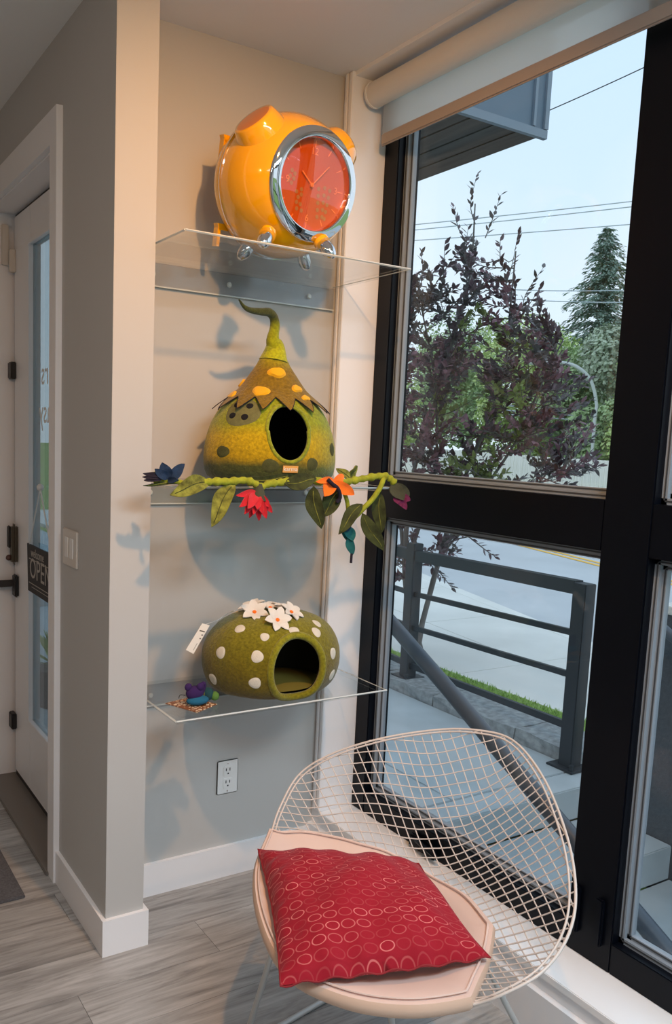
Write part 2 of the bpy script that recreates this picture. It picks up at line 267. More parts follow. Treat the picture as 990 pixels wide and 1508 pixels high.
# ---------------------------------------------------------------- mesh helpers
BASE = {}
def base_of(p): return BASE.get(p.name, Vector((0, 0, 0))) if p is not None else Vector((0, 0, 0))
def props(o, label=None, cat=None, group=None, kind=None):
    if label: o['label'] = label
    if cat: o['category'] = cat
    if group: o['group'] = group
    if kind: o['kind'] = kind
    return o
def thing(name, loc, label=None, cat=None, group=None, kind=None):
    o = bpy.data.objects.new(name, None); COL.objects.link(o); o.location = loc; o.empty_display_size = .05
    BASE[o.name] = Vector(loc); return props(o, label, cat, group, kind)
class MB:
    def __init__(s): s.v = []; s.f = []; s.uv = None
    def add(s, vs, fs):
        n = len(s.v); s.v += [tuple(v) for v in vs]; s.f += [tuple(i+n for i in f) for f in fs]; return s
    def box(s, a, b, bev=0):
        x0, y0, z0 = [min(p, q) for p, q in zip(a, b)]; x1, y1, z1 = [max(p, q) for p, q in zip(a, b)]
        if bev <= 0:
            return s.add([(x0,y0,z0),(x1,y0,z0),(x1,y1,z0),(x0,y1,z0),(x0,y0,z1),(x1,y0,z1),(x1,y1,z1),(x0,y1,z1)],
                  [(0,3,2,1),(4,5,6,7),(0,1,5,4),(1,2,6,5),(2,3,7,6),(3,0,4,7)])
        bm = bmesh.new(); bmesh.ops.create_cube(bm, size=1)
        for v in bm.verts: v.co = Vector(((x0+x1)/2+v.co.x*(x1-x0), (y0+y1)/2+v.co.y*(y1-y0), (z0+z1)/2+v.co.z*(z1-z0)))
        bmesh.ops.bevel(bm, geom=bm.edges[:], offset=bev, segments=2, affect='EDGES')
        bm.verts.index_update(); s.add([v.co[:] for v in bm.verts], [[v.index for v in f.verts] for f in bm.faces]); bm.free(); return s
    def obox(s, c, ax, ay, az):   # oriented box: centre and half-axis vectors
        c, ax, ay, az = map(Vector, (c, ax, ay, az)); vs = []
        for k in (-1, 1):
            for (i, j) in ((-1,-1),(1,-1),(1,1),(-1,1)): vs.append(c+ax*i+ay*j+az*k)
        return s.add(vs, [(0,3,2,1),(4,5,6,7),(0,1,5,4),(1,2,6,5),(2,3,7,6),(3,0,4,7)])
    def tube(s, pts, r, n=8, cap=True, closed=False):
        pts = [Vector(p) for p in pts]; m = len(pts); rs = r if isinstance(r, (list, tuple)) else [r]*m
        vs = []; fs = []; up = None
        for i, p in enumerate(pts):
            if closed: t = pts[(i+1) % m]-pts[i-1]
            else: t = pts[min(i+1, m-1)]-pts[max(i-1, 0)]
            t = t.normalized() if t.length > 1e-9 else Vector((0, 0, 1))
            if up is None:
                up = Vector((0, 0, 1)) if abs(t.z) < .9 else Vector((1, 0, 0))
            a = t.cross(up)
            if a.length < 1e-5: a = t.orthogonal()
            a.normalize(); b2 = a.cross(t).normalized(); up = b2
            for k in range(n):
                an = 2*math.pi*k/n; vs.append(p+(a*math.cos(an)+b2*math.sin(an))*rs[i])
        for i in range(m if closed else m-1):
            j = (i+1) % m
            for k in range(n): fs.append((i*n+k, i*n+(k+1) % n, j*n+(k+1) % n, j*n+k))
        if cap and not closed: fs.append(tuple(range(n))[::-1]); fs.append(tuple((m-1)*n+k for k in range(n)))
        return s.add(vs, fs)
    def lathe(s, prof, c=(0, 0, 0), ax=(0, 0, 1), n=32, xa=None, sx=1, sy=1):
        c = Vector(c); az = Vector(ax).normalized(); a = Vector(xa) if xa is not None else az.orthogonal()
        a = (a-az*a.dot(az)).normalized(); b2 = az.cross(a); vs = []; fs = []
        for (r, h) in prof:
            for k in range(n):
                an = 2*math.pi*k/n; vs.append(c+az*h+a*(r*sx*math.cos(an))+b2*(r*sy*math.sin(an)))
        for i in range(len(prof)-1):
            for k in range(n): fs.append((i*n+k, i*n+(k+1) % n, (i+1)*n+(k+1) % n, (i+1)*n+k))
        if prof[0] == prof[-1]: return s.add(vs, fs)
        if prof[0][0] > 1e-6: fs.append(tuple(range(n))[::-1])
        if prof[-1][0] > 1e-6: fs.append(tuple((len(prof)-1)*n+k for k in range(n)))
        return s.add(vs, fs)
    def ball(s, c, r, n=12, ax=(0, 0, 1)):
        rr = r if isinstance(r, (tuple, list)) else (r, r, r); c = Vector(c); vs = []; fs = []; h = n//2+1
        q = Vector(ax).to_track_quat('Z', 'Y')
        for i in range(h+1):
            th = math.pi*i/h
            for k in range(n):
                an = 2*math.pi*k/n; vs.append(c+q @ Vector((rr[0]*math.sin(th)*math.cos(an), rr[1]*math.sin(th)*math.sin(an), rr[2]*math.cos(th))))
        for i in range(h):
            for k in range(n): fs.append((i*n+k, i*n+(k+1) % n, (i+1)*n+(k+1) % n, (i+1)*n+k))
        return s.add(vs, fs)
    def mesh(s, name, m, base=Vector((0, 0, 0)), smooth=False):
        me = bpy.data.meshes.new(name); me.from_pydata([tuple(Vector(v)-base) for v in s.v], [], s.f)
        if s.uv: 
            ul = me.uv_layers.new(name='UVMap')
            for l in me.loops: ul.data[l.index].uv = s.uv[l.vertex_index]
        bm = bmesh.new(); bm.from_mesh(me); (bmesh.ops.remove_doubles(bm, verts=bm.verts, dist=1e-6) if smooth else None); bmesh.ops.recalc_face_normals(bm, faces=bm.faces)
        if smooth:
            for f in bm.faces: f.smooth = True
            for e in bm.edges:
                if len(e.link_faces) == 2 and e.calc_face_angle(0) > .9: e.smooth = False
        bm.to_mesh(me); bm.free(); me.materials.append(m); return me
    def obj(s, name, m, parent=None, smooth=False, label=None, cat=None, group=None, kind=None, origin=None):
        base = base_of(parent) if parent is not None else (Vector(origin) if origin is not None else Vector((0, 0, 0)))
        me = s.mesh(name, m, base, smooth); o = bpy.data.objects.new(name, me); COL.objects.link(o)
        if parent is not None: o.parent = parent; BASE[o.name] = base
        else: o.location = base; BASE[o.name] = base
        return props(o, label, cat, group, kind)
def inst(name, me, parent, mw):
    o = bpy.data.objects.new(name, me); COL.objects.link(o); o.parent = parent
    o.matrix_local = Matrix.Translation(-base_of(parent)) @ mw; return o
def box(name, a, b, m, parent=None, bev=0, **k): return MB().box(a, b, bev).obj(name, m, parent, **k)
def spline(pts, n=8, closed=False):
    P = [Vector(p) for p in pts]; m = len(P); out = []
    for i in range(m if closed else m-1):
        if closed: a, b_, c, d = P[i-1], P[i], P[(i+1) % m], P[(i+2) % m]
        else: a, b_, c, d = P[max(i-1, 0)], P[i], P[i+1], P[min(i+2, m-1)]
        for k in range(n):
            t = k/n; out.append(.5*((2*b_)+(c-a)*t+(2*a-5*b_+4*c-d)*t*t+(3*b_-a-3*c+d)*t**3))
    if not closed: out.append(P[-1])
    return out
def text_obj(name, txt, size, mw, m, parent, mirror=False, ext=.0004, align='CENTER'):
    cu = bpy.data.curves.new(name, 'FONT'); cu.body = txt; cu.size = size; cu.extrude = ext; cu.align_x = align; cu.align_y = 'CENTER'; cu.resolution_u = 3
    to = bpy.data.objects.new(name, cu); COL.objects.link(to)
    me = bpy.data.meshes.new_from_object(to); bpy.data.objects.remove(to); bpy.data.curves.remove(cu)
    if mirror:
        for v in me.vertices: v.co.x *= -1
    me.materials.clear(); me.materials.append(m)
    return inst(name, me, parent, mw)
def frame_mat(o, x, y):   # matrix from origin, x axis and y axis
    x = Vector(x).normalized(); y = Vector(y); y = (y-x*y.dot(x)).normalized(); z = x.cross(y)
    M = Matrix.Identity(4)
    for i in range(3): M[i][0] = x[i]; M[i][1] = y[i]; M[i][2] = z[i]; M[i][3] = o[i]
    return M

# ================================================================ ROOM
XW, YB, XP0, XP1, YP = 1.693, 2.4735, .804, .922, 2.223      # window wall, alcove back, partition faces, partition end
YR, XF, SILL = 2.413, 1.828, .186                             # window reveal, frame face, sill height
# floor with vinyl planks
fl = box('floor', (-3.2, -1.42, -.14), (XW+.2, 3.92, -.008), M_gasket, kind='structure')
PW, PL = .18, 1.22
pm = MB().box((.0006, .0006, -.008), (PL-.0006, PW-.0006, 0)).mesh('plank', M_floor)
rowi = 0; y = .46
while y < 3.9:
    off = (rowi*.437) % PL; x = -1.6+off-PL
    while x < 1.6:
        xa, ya = x, y
        wl = min(PL, XW-x) if x+PL > XW else PL; wd = min(PW, 3.9-y)
        if y+PW > YB and x+PL > XP1:      # clipped at the partition; shallower piece inside the alcove
            xs = max(x, XP1)
            if y < YB and xs < XW: inst('plank', MB().box((.0006, .0006, -.008), (min(x+PL, XW)-xs-.0006, YB-y-.0006, 0)).mesh('plank', M_floor), fl, Matrix.Translation((xs, y, 0)))
            wl = min(wl, XP1-x)
        me_ = pm if (abs(wl-PL) < 1e-6 and abs(wd-PW) < 1e-6) else MB().box((.0006, .0006, -.008), (wl-.0006, wd-.0006, 0)).mesh('plank', M_floor)
        if wl > .02 and wd > .01: inst('plank', me_, fl, Matrix.Translation((xa, ya, 0)))
        x += PL
    y += PW; rowi += 1
box('subfloor_cover', (-3.2, -1.3, -.008), (XW, .46, 0), M_floor, fl)
MB().box((-3.2, -1.42, CEIL), (XF+.10, 2.62, CEIL+.2)).box((-3.2, 2.62, CEIL), (XP1, 3.92, CEIL+.2)).obj('ceiling', M_ceil, kind='structure')
box('wall_back', (XP1, YB, -.14), (XF+.10, 2.62, CEIL), M_wall, kind='structure')
DY0, DY1, DZ = 2.752, 3.69, 2.42
MB().box((XP0, YP, 0), (XP1, DY0, CEIL)).box((XP0, DY1, 0), (XP1, 3.92, CEIL)).box((XP0, DY0, DZ), (XP1, DY1, CEIL)).obj('wall_left', M_wall, kind='structure')
box('wall_far', (-3.2, 3.9, 0), (XP0, 4.02, CEIL), M_wall, kind='structure')
box('wall_side', (-3.3, -1.42, 0), (-3.2, 4.02, CEIL), M_wall, kind='structure')
YF = -1.3
MB().box((-3.3, YF-.12, -.1), (.0, YF, CEIL)).box((.0, YF-.12, -.1), (1.62, YF, .2)).box((1.62, YF-.12, -.1), (XF+.10, YF, CEIL)).obj('wall_behind', M_wall, kind='structure')
w2 = thing('window_2', (.8, YF, .2), kind='structure')  # unseen window, placed and sized to bring daylight onto the alcove
MB().box((.0, YF-.09, .2), (.07, YF-.01, 2.73)).box((1.55, YF-.09, .2), (1.62, YF-.01, 2.73)).box((.07, YF-.09, .2), (1.55, YF-.01, .27)).box((.07, YF-.09, 2.66), (1.55, YF-.01, 2.73)).box((.07, YF-.09, 1.3), (1.55, YF-.01, 1.38)).obj('frame', M_black, w2)
MB().box((.07, YF-.05, .27), (1.55, YF-.045, 2.66)).obj('pane', M_glass, w2)
# window wall: strip beside the alcove, low wall under the sill, end beyond the glazing
MB().box((XW, YR, -.14), (XF+.10, YB, CEIL)).box((XW, -1.42, -.14), (XF+.10, YR, SILL-.022)).box((XW, -1.3, 2.725), (XF+.10, YR, CEIL)).obj('wall_right', M_trim, kind='structure')
MB().box((XW-.012, -1.3, SILL-.022), (XF+.02, YR, SILL), .002).obj('trim_1', M_sill, kind='structure', label='white window sill')
MB().box((XW-.012, YR-.001, SILL), (XW+.006, YR+.018, CEIL-.001), .002).box((XW-.012, YR+.028, SILL), (XW+.001, YR+.038, CEIL-.001)).obj('trim_2', M_trim, kind='structure')
MB().box((XW-.02, -1.3, 0), (XW+.001, YB, .125)).obj('baseboard_right', M_trim, kind='structure')
MB().box((XP1+.013, YB-.014, 0), (XW-.02, YB+.001, .113)).obj('baseboard_back', M_trim, kind='structure')
MB().box((XP0-.013, YP, 0), (XP0, 2.687, .113)).box((XP0-.013, YP-.013, 0), (XP1+.013, YP, .113)).box((XP1, YP, 0), (XP1+.013, YB, .113)).obj('baseboard_left', M_trim, kind='structure')
# door casing
MB().box((XP0-.02, 2.687, 0), (XP0, 2.757, 2.515)).box((XP0-.02, 2.757, DZ-.006), (XP0, 3.76, 2.515)).box((XP0-.02, 3.686, 0), (XP0, 3.76, DZ-.006)).box((XP0-.001, DY0-.001, 0), (XP1-.01, DY0+.014, DZ)).box((XP0-.001, DY1-.014, 0), (XP1+.012, DY1+.001, DZ)).box((XP0-.001, DY0, DZ-.014), (XP1-.01, DY1, DZ+.001)).obj('trim_3', M_trim, kind='structure')
# door
d = thing('door_1', (.9, 3.2, 0), kind='structure')
LY0, LY1, LZ0, LZ1 = 2.775, 3.655, .035, 2.392; GY0, GY1, GZ0, GZ1 = 3.0, 3.412, .333, 2.247
MB().box((.895, LY0, LZ0), (.937, GY0, LZ1), .002).box((.895, GY1, LZ0), (.937, LY1, LZ1), .002).box((.895, GY0, LZ0), (.937, GY1, GZ0), .002).box((.895, GY0, GZ1), (.937, GY1, LZ1), .002).obj('door_leaf', M_trim, d)
MB().box((.888, GY1-.002, GZ0-.02), (.897, GY1+.018, GZ1+.02), .002).box((.888, GY0-.018, GZ0-.02), (.897, GY0+.002, GZ1+.02), .002).box((.888, GY0, GZ0-.02), (.897, GY1, GZ0+.002), .002).box((.888, GY0, GZ1-.002), (.897, GY1, GZ1+.02), .002).obj('glazing_frame', M_trim, d)
MB().box((.907, GY0, GZ0), (.913, GY1, GZ1)).obj('pane', M_glass2, d)
MB().box((.905, LY1, 0), (.935, DY1-.014, DZ-.014)).box((.905, LY0, LZ1), (.935, LY1, DZ-.014)).box((.899, LY0, .012), (.935, LY1, LZ0)).obj('weather_strip', M_blackmetal, d)
MB().box((.775, DY0-.01, 0), (.98, DY1, .012), .003).obj('threshold', mat('threshold_metal', (.22, .20, .18), .5, metal=.3), d)
lk = MB().box((.868, 3.590, .962), (.895, 3.645, 1.135), .012).obj('lock', M_brass, d, label='bronze keypad lock')
MB().box((.862, 3.62, 1.03), (.872, 3.66, 1.125), .004).obj('keypad', M_dark, lk)
MB().ball((.862, 3.625, .99), .013).obj('thumb_turn', mat('lock_brown', (.09, .04, .03), .5), lk, smooth=True)
lv = MB().box((.878, 3.585, .822), (.895, 3.640, .918), .006).obj('handle', M_blackmetal, d)
MB().obox((.85, 3.67, .870), (.03, 0, 0), (0, .045, -.010), (0, .004, .014)).obj('lever', M_blackmetal, lv)
for z in (1.775, .262):
    h = MB().box((.872, 3.625, z-.035), (.896, 3.70, z+.035), .004).obj('door_contact', M_blackmetal, d)
    MB().tube(spline([(.875, 3.70, z+.02), (.86, 3.74, z+.03), (.84, 3.80, z+.05)], 4), .005, 6).obj('wire', M_blackmetal, h)
MB().box((.87, 3.628, 2.17), (.895, 3.652, 2.26), .003).obj('door_sensor', M_plastic2, d)
MB().box((.845, 3.676-.018, 2.20), (.874, 3.676, 2.36), .003).obj('door_sensor', M_plastic2, d)
tm = frame_mat((.9065, 3.265, 1.755), (0, -1, 0), (0, 0, 1))
text_obj('lettering', 'rs', .13, frame_mat((.9055, 3.24, 1.745), (0, -1, 0), (0, 0, 1)), M_white, d, mirror=True)
text_obj('lettering', 'asy', .13, frame_mat((.9055, 3.235, 1.60), (0, -1, 0), (0, 0, 1)), M_white, d, mirror=True)
# OPEN sign
sg = thing('hanging_sign', (.885, 3.22, 1.0), 'small black OPEN sign hung by a string on the glass of the door', 'sign')
MB().obox((.884, 3.205, .985), (.003, 0, 0), (0, .19, 0), (0, .008, .095)).obj('sign_board', M_sign, sg)
SX = (0, -1, 0)
text_obj('lettering', 'OPEN', .115, frame_mat((.8805, 3.21, .985), SX, (0, 0, 1)), M_signp, sg)
text_obj('lettering', 'welcome', .05, frame_mat((.8805, 3.25, 1.05), SX, (0, 0, 1)), M_signp, sg)
MB().box((.8800, 3.06, 1.022), (.8808, 3.37, 1.025)).box((.8800, 3.06, .925), (.8808, 3.37, .928)).box((.8800, 3.06, .912), (.8808, 3.33, .914)).obj('rule_line', M_signp, sg)
MB().tube([(.884, 3.37, 1.08), (.889, 3.24, 1.31), (.884, 3.06, 1.08)], .003, 6).obj('string', M_white, sg)
MB().ball((.889, 3.24, 1.315), .014).obj('suction_hook', M_plastic, sg, smooth=True)

# light switch + outlet
sw = thing('light_switch', (XP0, 2.57, 1.17), 'double rocker light switch plate on the side of the partition', 'light switch')
MB().box((XP0-.007, 2.502, 1.111), (XP0, 2.642, 1.228), .003).obj('plate', M_plastic2, sw)
for yc in (2.547, 2.597):
    MB().box((XP0-.010, yc-.017, 1.138), (XP0-.006, yc+.017, 1.203), .002).obj('rocker', M_plastic, sw)
ol = thing('wall_outlet', (1.33, YB, .364), 'white double power outlet on the alcove wall above the baseboard', 'outlet')
MB().box((1.288, YB-.006, .303), (1.370, YB, .425), .003).obj('plate', M_plastic, ol)
for zc in (.342, .386):
    r_ = MB().box((1.311, YB-.0085, zc-.018), (1.347, YB-.005, zc+.018), .003).obj('receptacle', M_plastic, ol)
    MB().box((1.320, YB-.0092, zc+.001), (1.323, YB-.008, zc+.011)).box((1.334, YB-.0092, zc+.001), (1.337, YB-.008, zc+.011)).box((1.3265, YB-.0092, zc-.011), (1.3315, YB-.008, zc-.006)).obj('slot', M_dark, r_)
for zc in (.314, .414): MB().lathe([(0, 0), (.003, 0), (.003, .001)], (1.329, YB-.006, zc), (0, -1, 0), 10).obj('screw', M_chrome, ol)

# ================================================================ WINDOW
wn_ = thing('window_1', (XF, 1.3, SILL), kind='structure')
XG = XF+.047; FT = .072
YO = [(1.412, 2.338), (.10, 1.272), (-1.15, -.05)]            # openings between mullions
ZO = [(.268, 1.279), (1.411, 2.70)]
ys = [YR, 2.338, 1.412, 1.272, .10, -.05, -1.15, -1.3]
for i in range(0, 8, 2):
    MB().box((XF, ys[i+1], SILL), (XF+FT+.02, ys[i], 2.726), .003).obj('stile' if i in (0, 6) else 'mullion', M_black, wn_)
for (a, b_) in YO:
    for (z0, z1) in ((SILL, .268), (1.279, 1.411), (2.70, 2.726)):
        MB().box((XF+.001, a, z0), (XF+FT+.02, b_, z1), .002).obj('rail', M_black, wn_)
    for (z0, z1) in ZO:
        g = MB()
        for (k, wd, xx) in ((0, .015, XG-.018), (1, .027, XG-.006)):
            g.box((xx, a, z0), (XG+.012, a+wd, z1)).box((xx, b_-wd, z0), (XG+.012, b_, z1)).box((xx, a, z0), (XG+.012, b_, z0+wd)).box((xx, a, z1-wd), (XG+.012, b_, z1))
        g.obj('glazing_bead', M_bead, wn_)
        g = MB()
        for q in (.006, .020):
            xx = XG-.019 if q < .01 else XG-.007
            g.box((xx, a+q, z0+q), (xx+.004, a+q+.004, z1-q)).box((xx, b_-q-.004, z0+q), (xx+.004, b_-q, z1-q)).box((xx, a+q, z0+q), (xx+.004, b_-q, z0+q+.004)).box((xx, a+q, z1-q-.004), (xx+.004, b_-q, z1-q))
        g.obj('gasket', M_gasket, wn_)
        MB().box((XG, a+.03, z0+.03), (XG+.006, b_-.03, z1-.03)).obj('pane', M_glass, wn_)
ck = MB().box((XF-.022, 1.93, SILL+.004), (XF, 2.06, SILL+.05), .008).obj('crank_housing', M_black, wn_)
MB().tube(spline([(XF-.02, 2.02, SILL+.04), (XF-.035, 1.97, SILL+.045), (XF-.03, 1.90, SILL+.03)], 4), .008, 8).obj('crank_handle', M_black, ck)
for yy in (1.385, 1.31): MB().box((XF-.014, yy-.012, SILL+.06), (XF, yy+.012, SILL+.19), .004).obj('latch', M_black, wn_)
# roller blind
rb = thing('roller_blind', (1.76, 2.38, 2.64), 'white roller blind pulled part way down over the top of the tall window', 'blind')
MB().lathe([(.001, 0), (.040, 0), (.040, 3.2), (.001, 3.2)], (1.758, 2.385, 2.672), (0, -1, 0), 28).obj('fabric_roll', M_rollf, rb, smooth=True)
MB().lathe([(.001, 0), (.040, 0), (.043, .004), (.043, .012), (.001, .012)], (1.758, 2.397, 2.672), (0, -1, 0), 28).obj('end_cap', M_plastic, rb, smooth=True)
MB().box((1.7775, -.8, 2.545), (1.7785, 2.366, 2.672)).obj('fabric', M_shade, rb)
MB().box((1.772, -.8, 2.508), (1.784, 2.366, 2.546), .004).obj('hem_bar', M_hem, rb)

# ================================================================ SHELVES
def shelf(z, y0, label, x0=.94, x1=1.68, zr=None):
    t = thing('acrylic_shelf', (1.31, YB, z), label, 'shelf', 'clear acrylic shelves in the alcove')
    zr = z if zr is None else zr
    vs = [(x0, YB-.004, z-.012), (x1, YB-.004, zr-.012), (x1, y0, zr-.012), (x0, y0, z-.012), (x0, YB-.004, z), (x1, YB-.004, zr), (x1, y0, zr), (x0, y0, z)]
    fs = [(0,3,2,1),(4,5,6,7),(0,1,5,4),(1,2,6,5),(2,3,7,6),(3,0,4,7)]
    MB().add(vs, fs).obj('shelf_board', M_acryl, t)
    MB().box((x0, YB-.010, z-.080), (x1, YB-.0005, z-.012)).obj('wall_flange', M_acryl2, t)
    e = MB()
    e.tube([(x0-.001, YB-.004, z-.004), (x0-.001, y0, z-.004)], .0035, 4).tube([(x0, y0-.001, z-.004), (x1, y0-.001, zr-.004)], .003, 4).tube([(x1, y0, zr-.004), (x1, YB-.004, zr-.004)], .0016, 4)
    e.obj('polished_edge', M_acedge, t)
    MB().box((x0, YB-.0115, z-.083), (x1, YB-.0005, z-.079)).obj('flange_edge', M_acedge, t)
    for xx in (x0+.08, x0+.34, x1-.10): MB().lathe([(0, .004), (.006, .004), (.009, 0)], (xx, YB-.010, z-.046), (0, -1, 0), 14).obj('screw', M_acedge, t, smooth=True)
    return t
M_acryl2 = glass_mat('acrylic_flange', (.90, .91, .92), .12, 1.6, 1.5)
Z1, Z2, Z3 = 2.060, 1.398, .740
shelf(Z1, 2.06, 'clear acrylic shelf holding the orange clock, topmost of three', .936, 1.68)
shelf(Z2, 2.08, 'clear acrylic shelf under the gourd shaped cat cave and felt vine', .94, 1.70)
shelf(Z3, 2.085, 'clear acrylic shelf with the spotted dome cat cave, lowest of three', .955, 1.70)

# ================================================================ CLOCK
C = Vector((1.338, 2.232, Z1+.210)); nax = Vector((.09, -.98, -.15)).normalized(); sx_ = Vector((nax.y*-1, nax.x, 0)); sx_ = Vector((.9958, .0914, 0)); up = sx_.cross(nax)*-1; up = up if up.z > 0 else -up
ck = thing('alarm_clock', (C.x, C.y, Z1), 'big glossy orange alarm clock with chrome rim and two ear pods on the top shelf', 'clock')
prof = [(.148, .128), (.156, .120), (.168, .103), (.183, .075), (.194, .045), (.2005, .010), (.202, -.02), (.199, -.052)]
MB().lathe([(.001, .105), (.142, .105)]+prof+[(.001, -.052)], C, nax, 72).obj('body', M_orange, ck, smooth=True)
MB().lathe([(.001, -.054), (.199, -.054), (.2005, -.066), (.194, -.095), (.172, -.122), (.13, -.140), (.001, -.144)], C, nax, 72).obj('back_shell', M_orange2, ck, smooth=True)
MB().lathe([(.195, -.0515), (.2035, -.0515), (.2035, -.0555), (.195, -.0555), (.195, -.0515)], C, nax, 72).obj('seam_ring', M_chrome, ck, smooth=True)
MB().lathe([(.151, .124), (.153, .128), (.1525, .132), (.150, .1345), (.127, .1435), (.1245, .143), (.1225, .140), (.1215, .132), (.1215, .110), (.142, .108), (.151, .124)], C, nax, 80).obj('bezel', M_chrome, ck, smooth=True)
dl = MB().lathe([(.001, .114), (.1220, .114), (.1220, .1135), (.001, .1135)], C, nax, 64).obj('dial', M_dial, ck)
MB().lathe([(.001, .1365), (.05, .1355), (.09, .1325), (.1217, .129)], C, nax, 64).obj('lens', M_lens, ck, smooth=True)
def dp(r, ang, h=.1145):
    r = r*.845   # dial point, clockwise degrees from 12
    a = math.radians(ang); return C+nax*h+sx_*(r*math.sin(a))+up*(r*math.cos(a))
for k in range(12):
    a = math.radians(k*30); dr = sx_*math.sin(a)+up*math.cos(a); tn = nax.cross(dr)
    MB().obox(dp(.128, k*30), dr*.009, tn*.0014, nax*.0008).obj('hour_mark', M_tick, dl)
for txt, an, r in (('12', 0, .105), ('3', 90, .108), ('6', 180, .105), ('9', 270, .098)):
    text_obj('numeral', txt, .027, frame_mat(dp(r, an, .1152), sx_, up), M_tick, dl, ext=.0006)
for k in range(13):   # pale dots printed on the dial
    for (ax_, rr) in ((30, .055), (38, .075), (45, .098)): pass
dots = []
for i in range(5):
    dots += [(.035+.002*i, -.005-.022*i), (.060+.001*i, .002-.023*i), (.083-.002*i, -.002-.023*i)]
dots += [(-.083, .030), (-.070, .022), (-.088, .012), (-.072, .006), (-.094, -.002), (-.080, -.008), (-.055, -.030), (-.046, -.046), (-.034, -.036), (-.050, -.062), (-.034, -.066), (-.046, -.082), (-.026, -.085), (-.036, -.02)]
for (a, b_) in dots:
    MB().lathe([(.001, .0008), (.0058, .0008), (.0058, 0)], C+nax*.1142+sx_*a*.85+up*b_*.85, nax, 12).obj('printed_dot', M_dot, dl)
MB().obox(dp(.028, 308, .120), (dp(1, 308, 0)-C)*.030, nax.cross(dp(1, 308, 0)-C)*.0022, nax*.0008).obj('hour_hand', M_tick, ck)
MB().obox(dp(.045, 42, .122), (dp(1, 42, 0)-C)*.048, nax.cross(dp(1, 42, 0)-C)*.0016, nax*.0008).obj('minute_hand', M_tick, ck)
MB().lathe([(.006, 0), (.006, .008), (.001, .010)], C+nax*.1145, nax, 16).obj('centre_cap', M_tick, ck, smooth=True)
for sgn in (-1, 1):
    ax = (Vector((0, 0, 1))*.66+sx_*sgn*.72+nax*.12).normalized(); o_ = C+nax*.022+ax*.133
    p_ = MB().lathe([(.080, 0), (.077, .030), (.070, .060), (.063, .080), (.059, .085), (.001, .085)], o_, ax, 48).obj('ear_pod', M_orange, ck, smooth=True)
    MB().lathe([(.001, .0865), (.046, .0862), (.052, .085)], o_, ax, 40).obj('pod_face', M_podface, p_, smooth=True)
feet = [(1.180, 2.09), (1.412, 2.085), (1.215, 2.285), (1.452, 2.285)]
for (fx, fy) in feet:
    f = Vector((fx, fy, Z1)); dd = (C+Vector((0, 0, -.03))-f); hp = f+dd.normalized()*.07
    q = (hp-f).normalized()
    MB().ball(f+q*.030, (.021, .021, .036), 20, q).obj('foot', M_chrome, ck, smooth=True)
    MB().lathe([(.024, 0), (.024, .012), (.001, .02)], f+q*.052, q, 20).obj('foot_collar', M_orange, ck, smooth=True)
for (a, b_) in ((-.158, .105), (-.148, -.135)):
    c_ = C-nax*.105+sx_*a+up*b_
    k_ = MB().obox(c_, sx_*.017, nax*.012, (up*.9-sx_*.3)*.010).obj('winding_key', M_orange2, ck)
    MB().obox(c_-sx_*.012-up*.030, sx_*.005, nax*.012, up*.026).obj('key_wing', M_orange2, k_)

# ================================================================ STAR-SHAPED FELT BODIES
class Star:
    """closed body seen from an inner centre; prof = list of (rho, z) bottom to top about the axis"""
    def __init__(s, c, prof, sx=1, sy=1, rot=0, wob=0):
        s.c = Vector(c); s.sx, s.sy, s.rot, s.wob = sx, sy, rot, wob
        el = []; rr = []
        pts = spline([(a, b_, 0) for a, b_ in prof], 8)
        for p in pts:
            el.append(math.atan2(p.y, max(p.x, 1e-5))); rr.append(math.hypot(p.x, p.y))
        o = np.argsort(el); s.el = np.array(el)[o]; s.rr = np.array(rr)[o]
    def local(s, d):   # d unit vector in unscaled space -> point
        e = math.atan2(d.z, math.hypot(d.x, d.y)); r = float(np.interp(e, s.el, s.rr))
        if s.wob:
            a = math.atan2(d.y, d.x); r *= 1+s.wob*math.sin(3*a+1+2*e)*math.cos(2*e)*.6+s.wob*.4*math.sin(7*a+e*5)
        return d*r
    def P(s, d, off=0, k=1.0):
        p = s.local(d); n = Vector((d.x, d.y, d.z))
        q = Vector((p.x*s.sx, p.y*s.sy, p.z))*k; q = Matrix.Rotation(s.rot, 3, 'Z') @ q
        if off: q = q+ s.normal(d)*off
        return s.c+q
    def normal(s, d):
        a = d.orthogonal().normalized(); b_ = d.cross(a); e = .02
        p0 = s.P((d+a*e).normalized())-s.P((d-a*e).normalized()); p1 = s.P((d+b_*e).normalized())-s.P((d-b_*e).normalized())
        n = p0.cross(p1).normalized(); return n if n.dot(s.P(d)-s.c) > 0 else -n
    def dirof(s, p):   # world point -> unscaled direction
        q = Matrix.Rotation(-s.rot, 3, 'Z') @ (Vector(p)-s.c); return Vector((q.x/s.sx, q.y/s.sy, q.z)).normalized()
    def hit(s, px, py):
        r = ray(px, py); o = Vector((0, 0, EYE)); t0 = (s.c-o).dot(r)/r.dot(r)-.4/r.length
        for i in range(400):
            p = o+r*(t0+i*.002/r.length); d = s.dirof(p)
            if (p-s.c).length <= (s.P(d)-s.c).length: return d
        p = o+r*((s.c-o).dot(r)/r.dot(r)); return s.dirof(p)
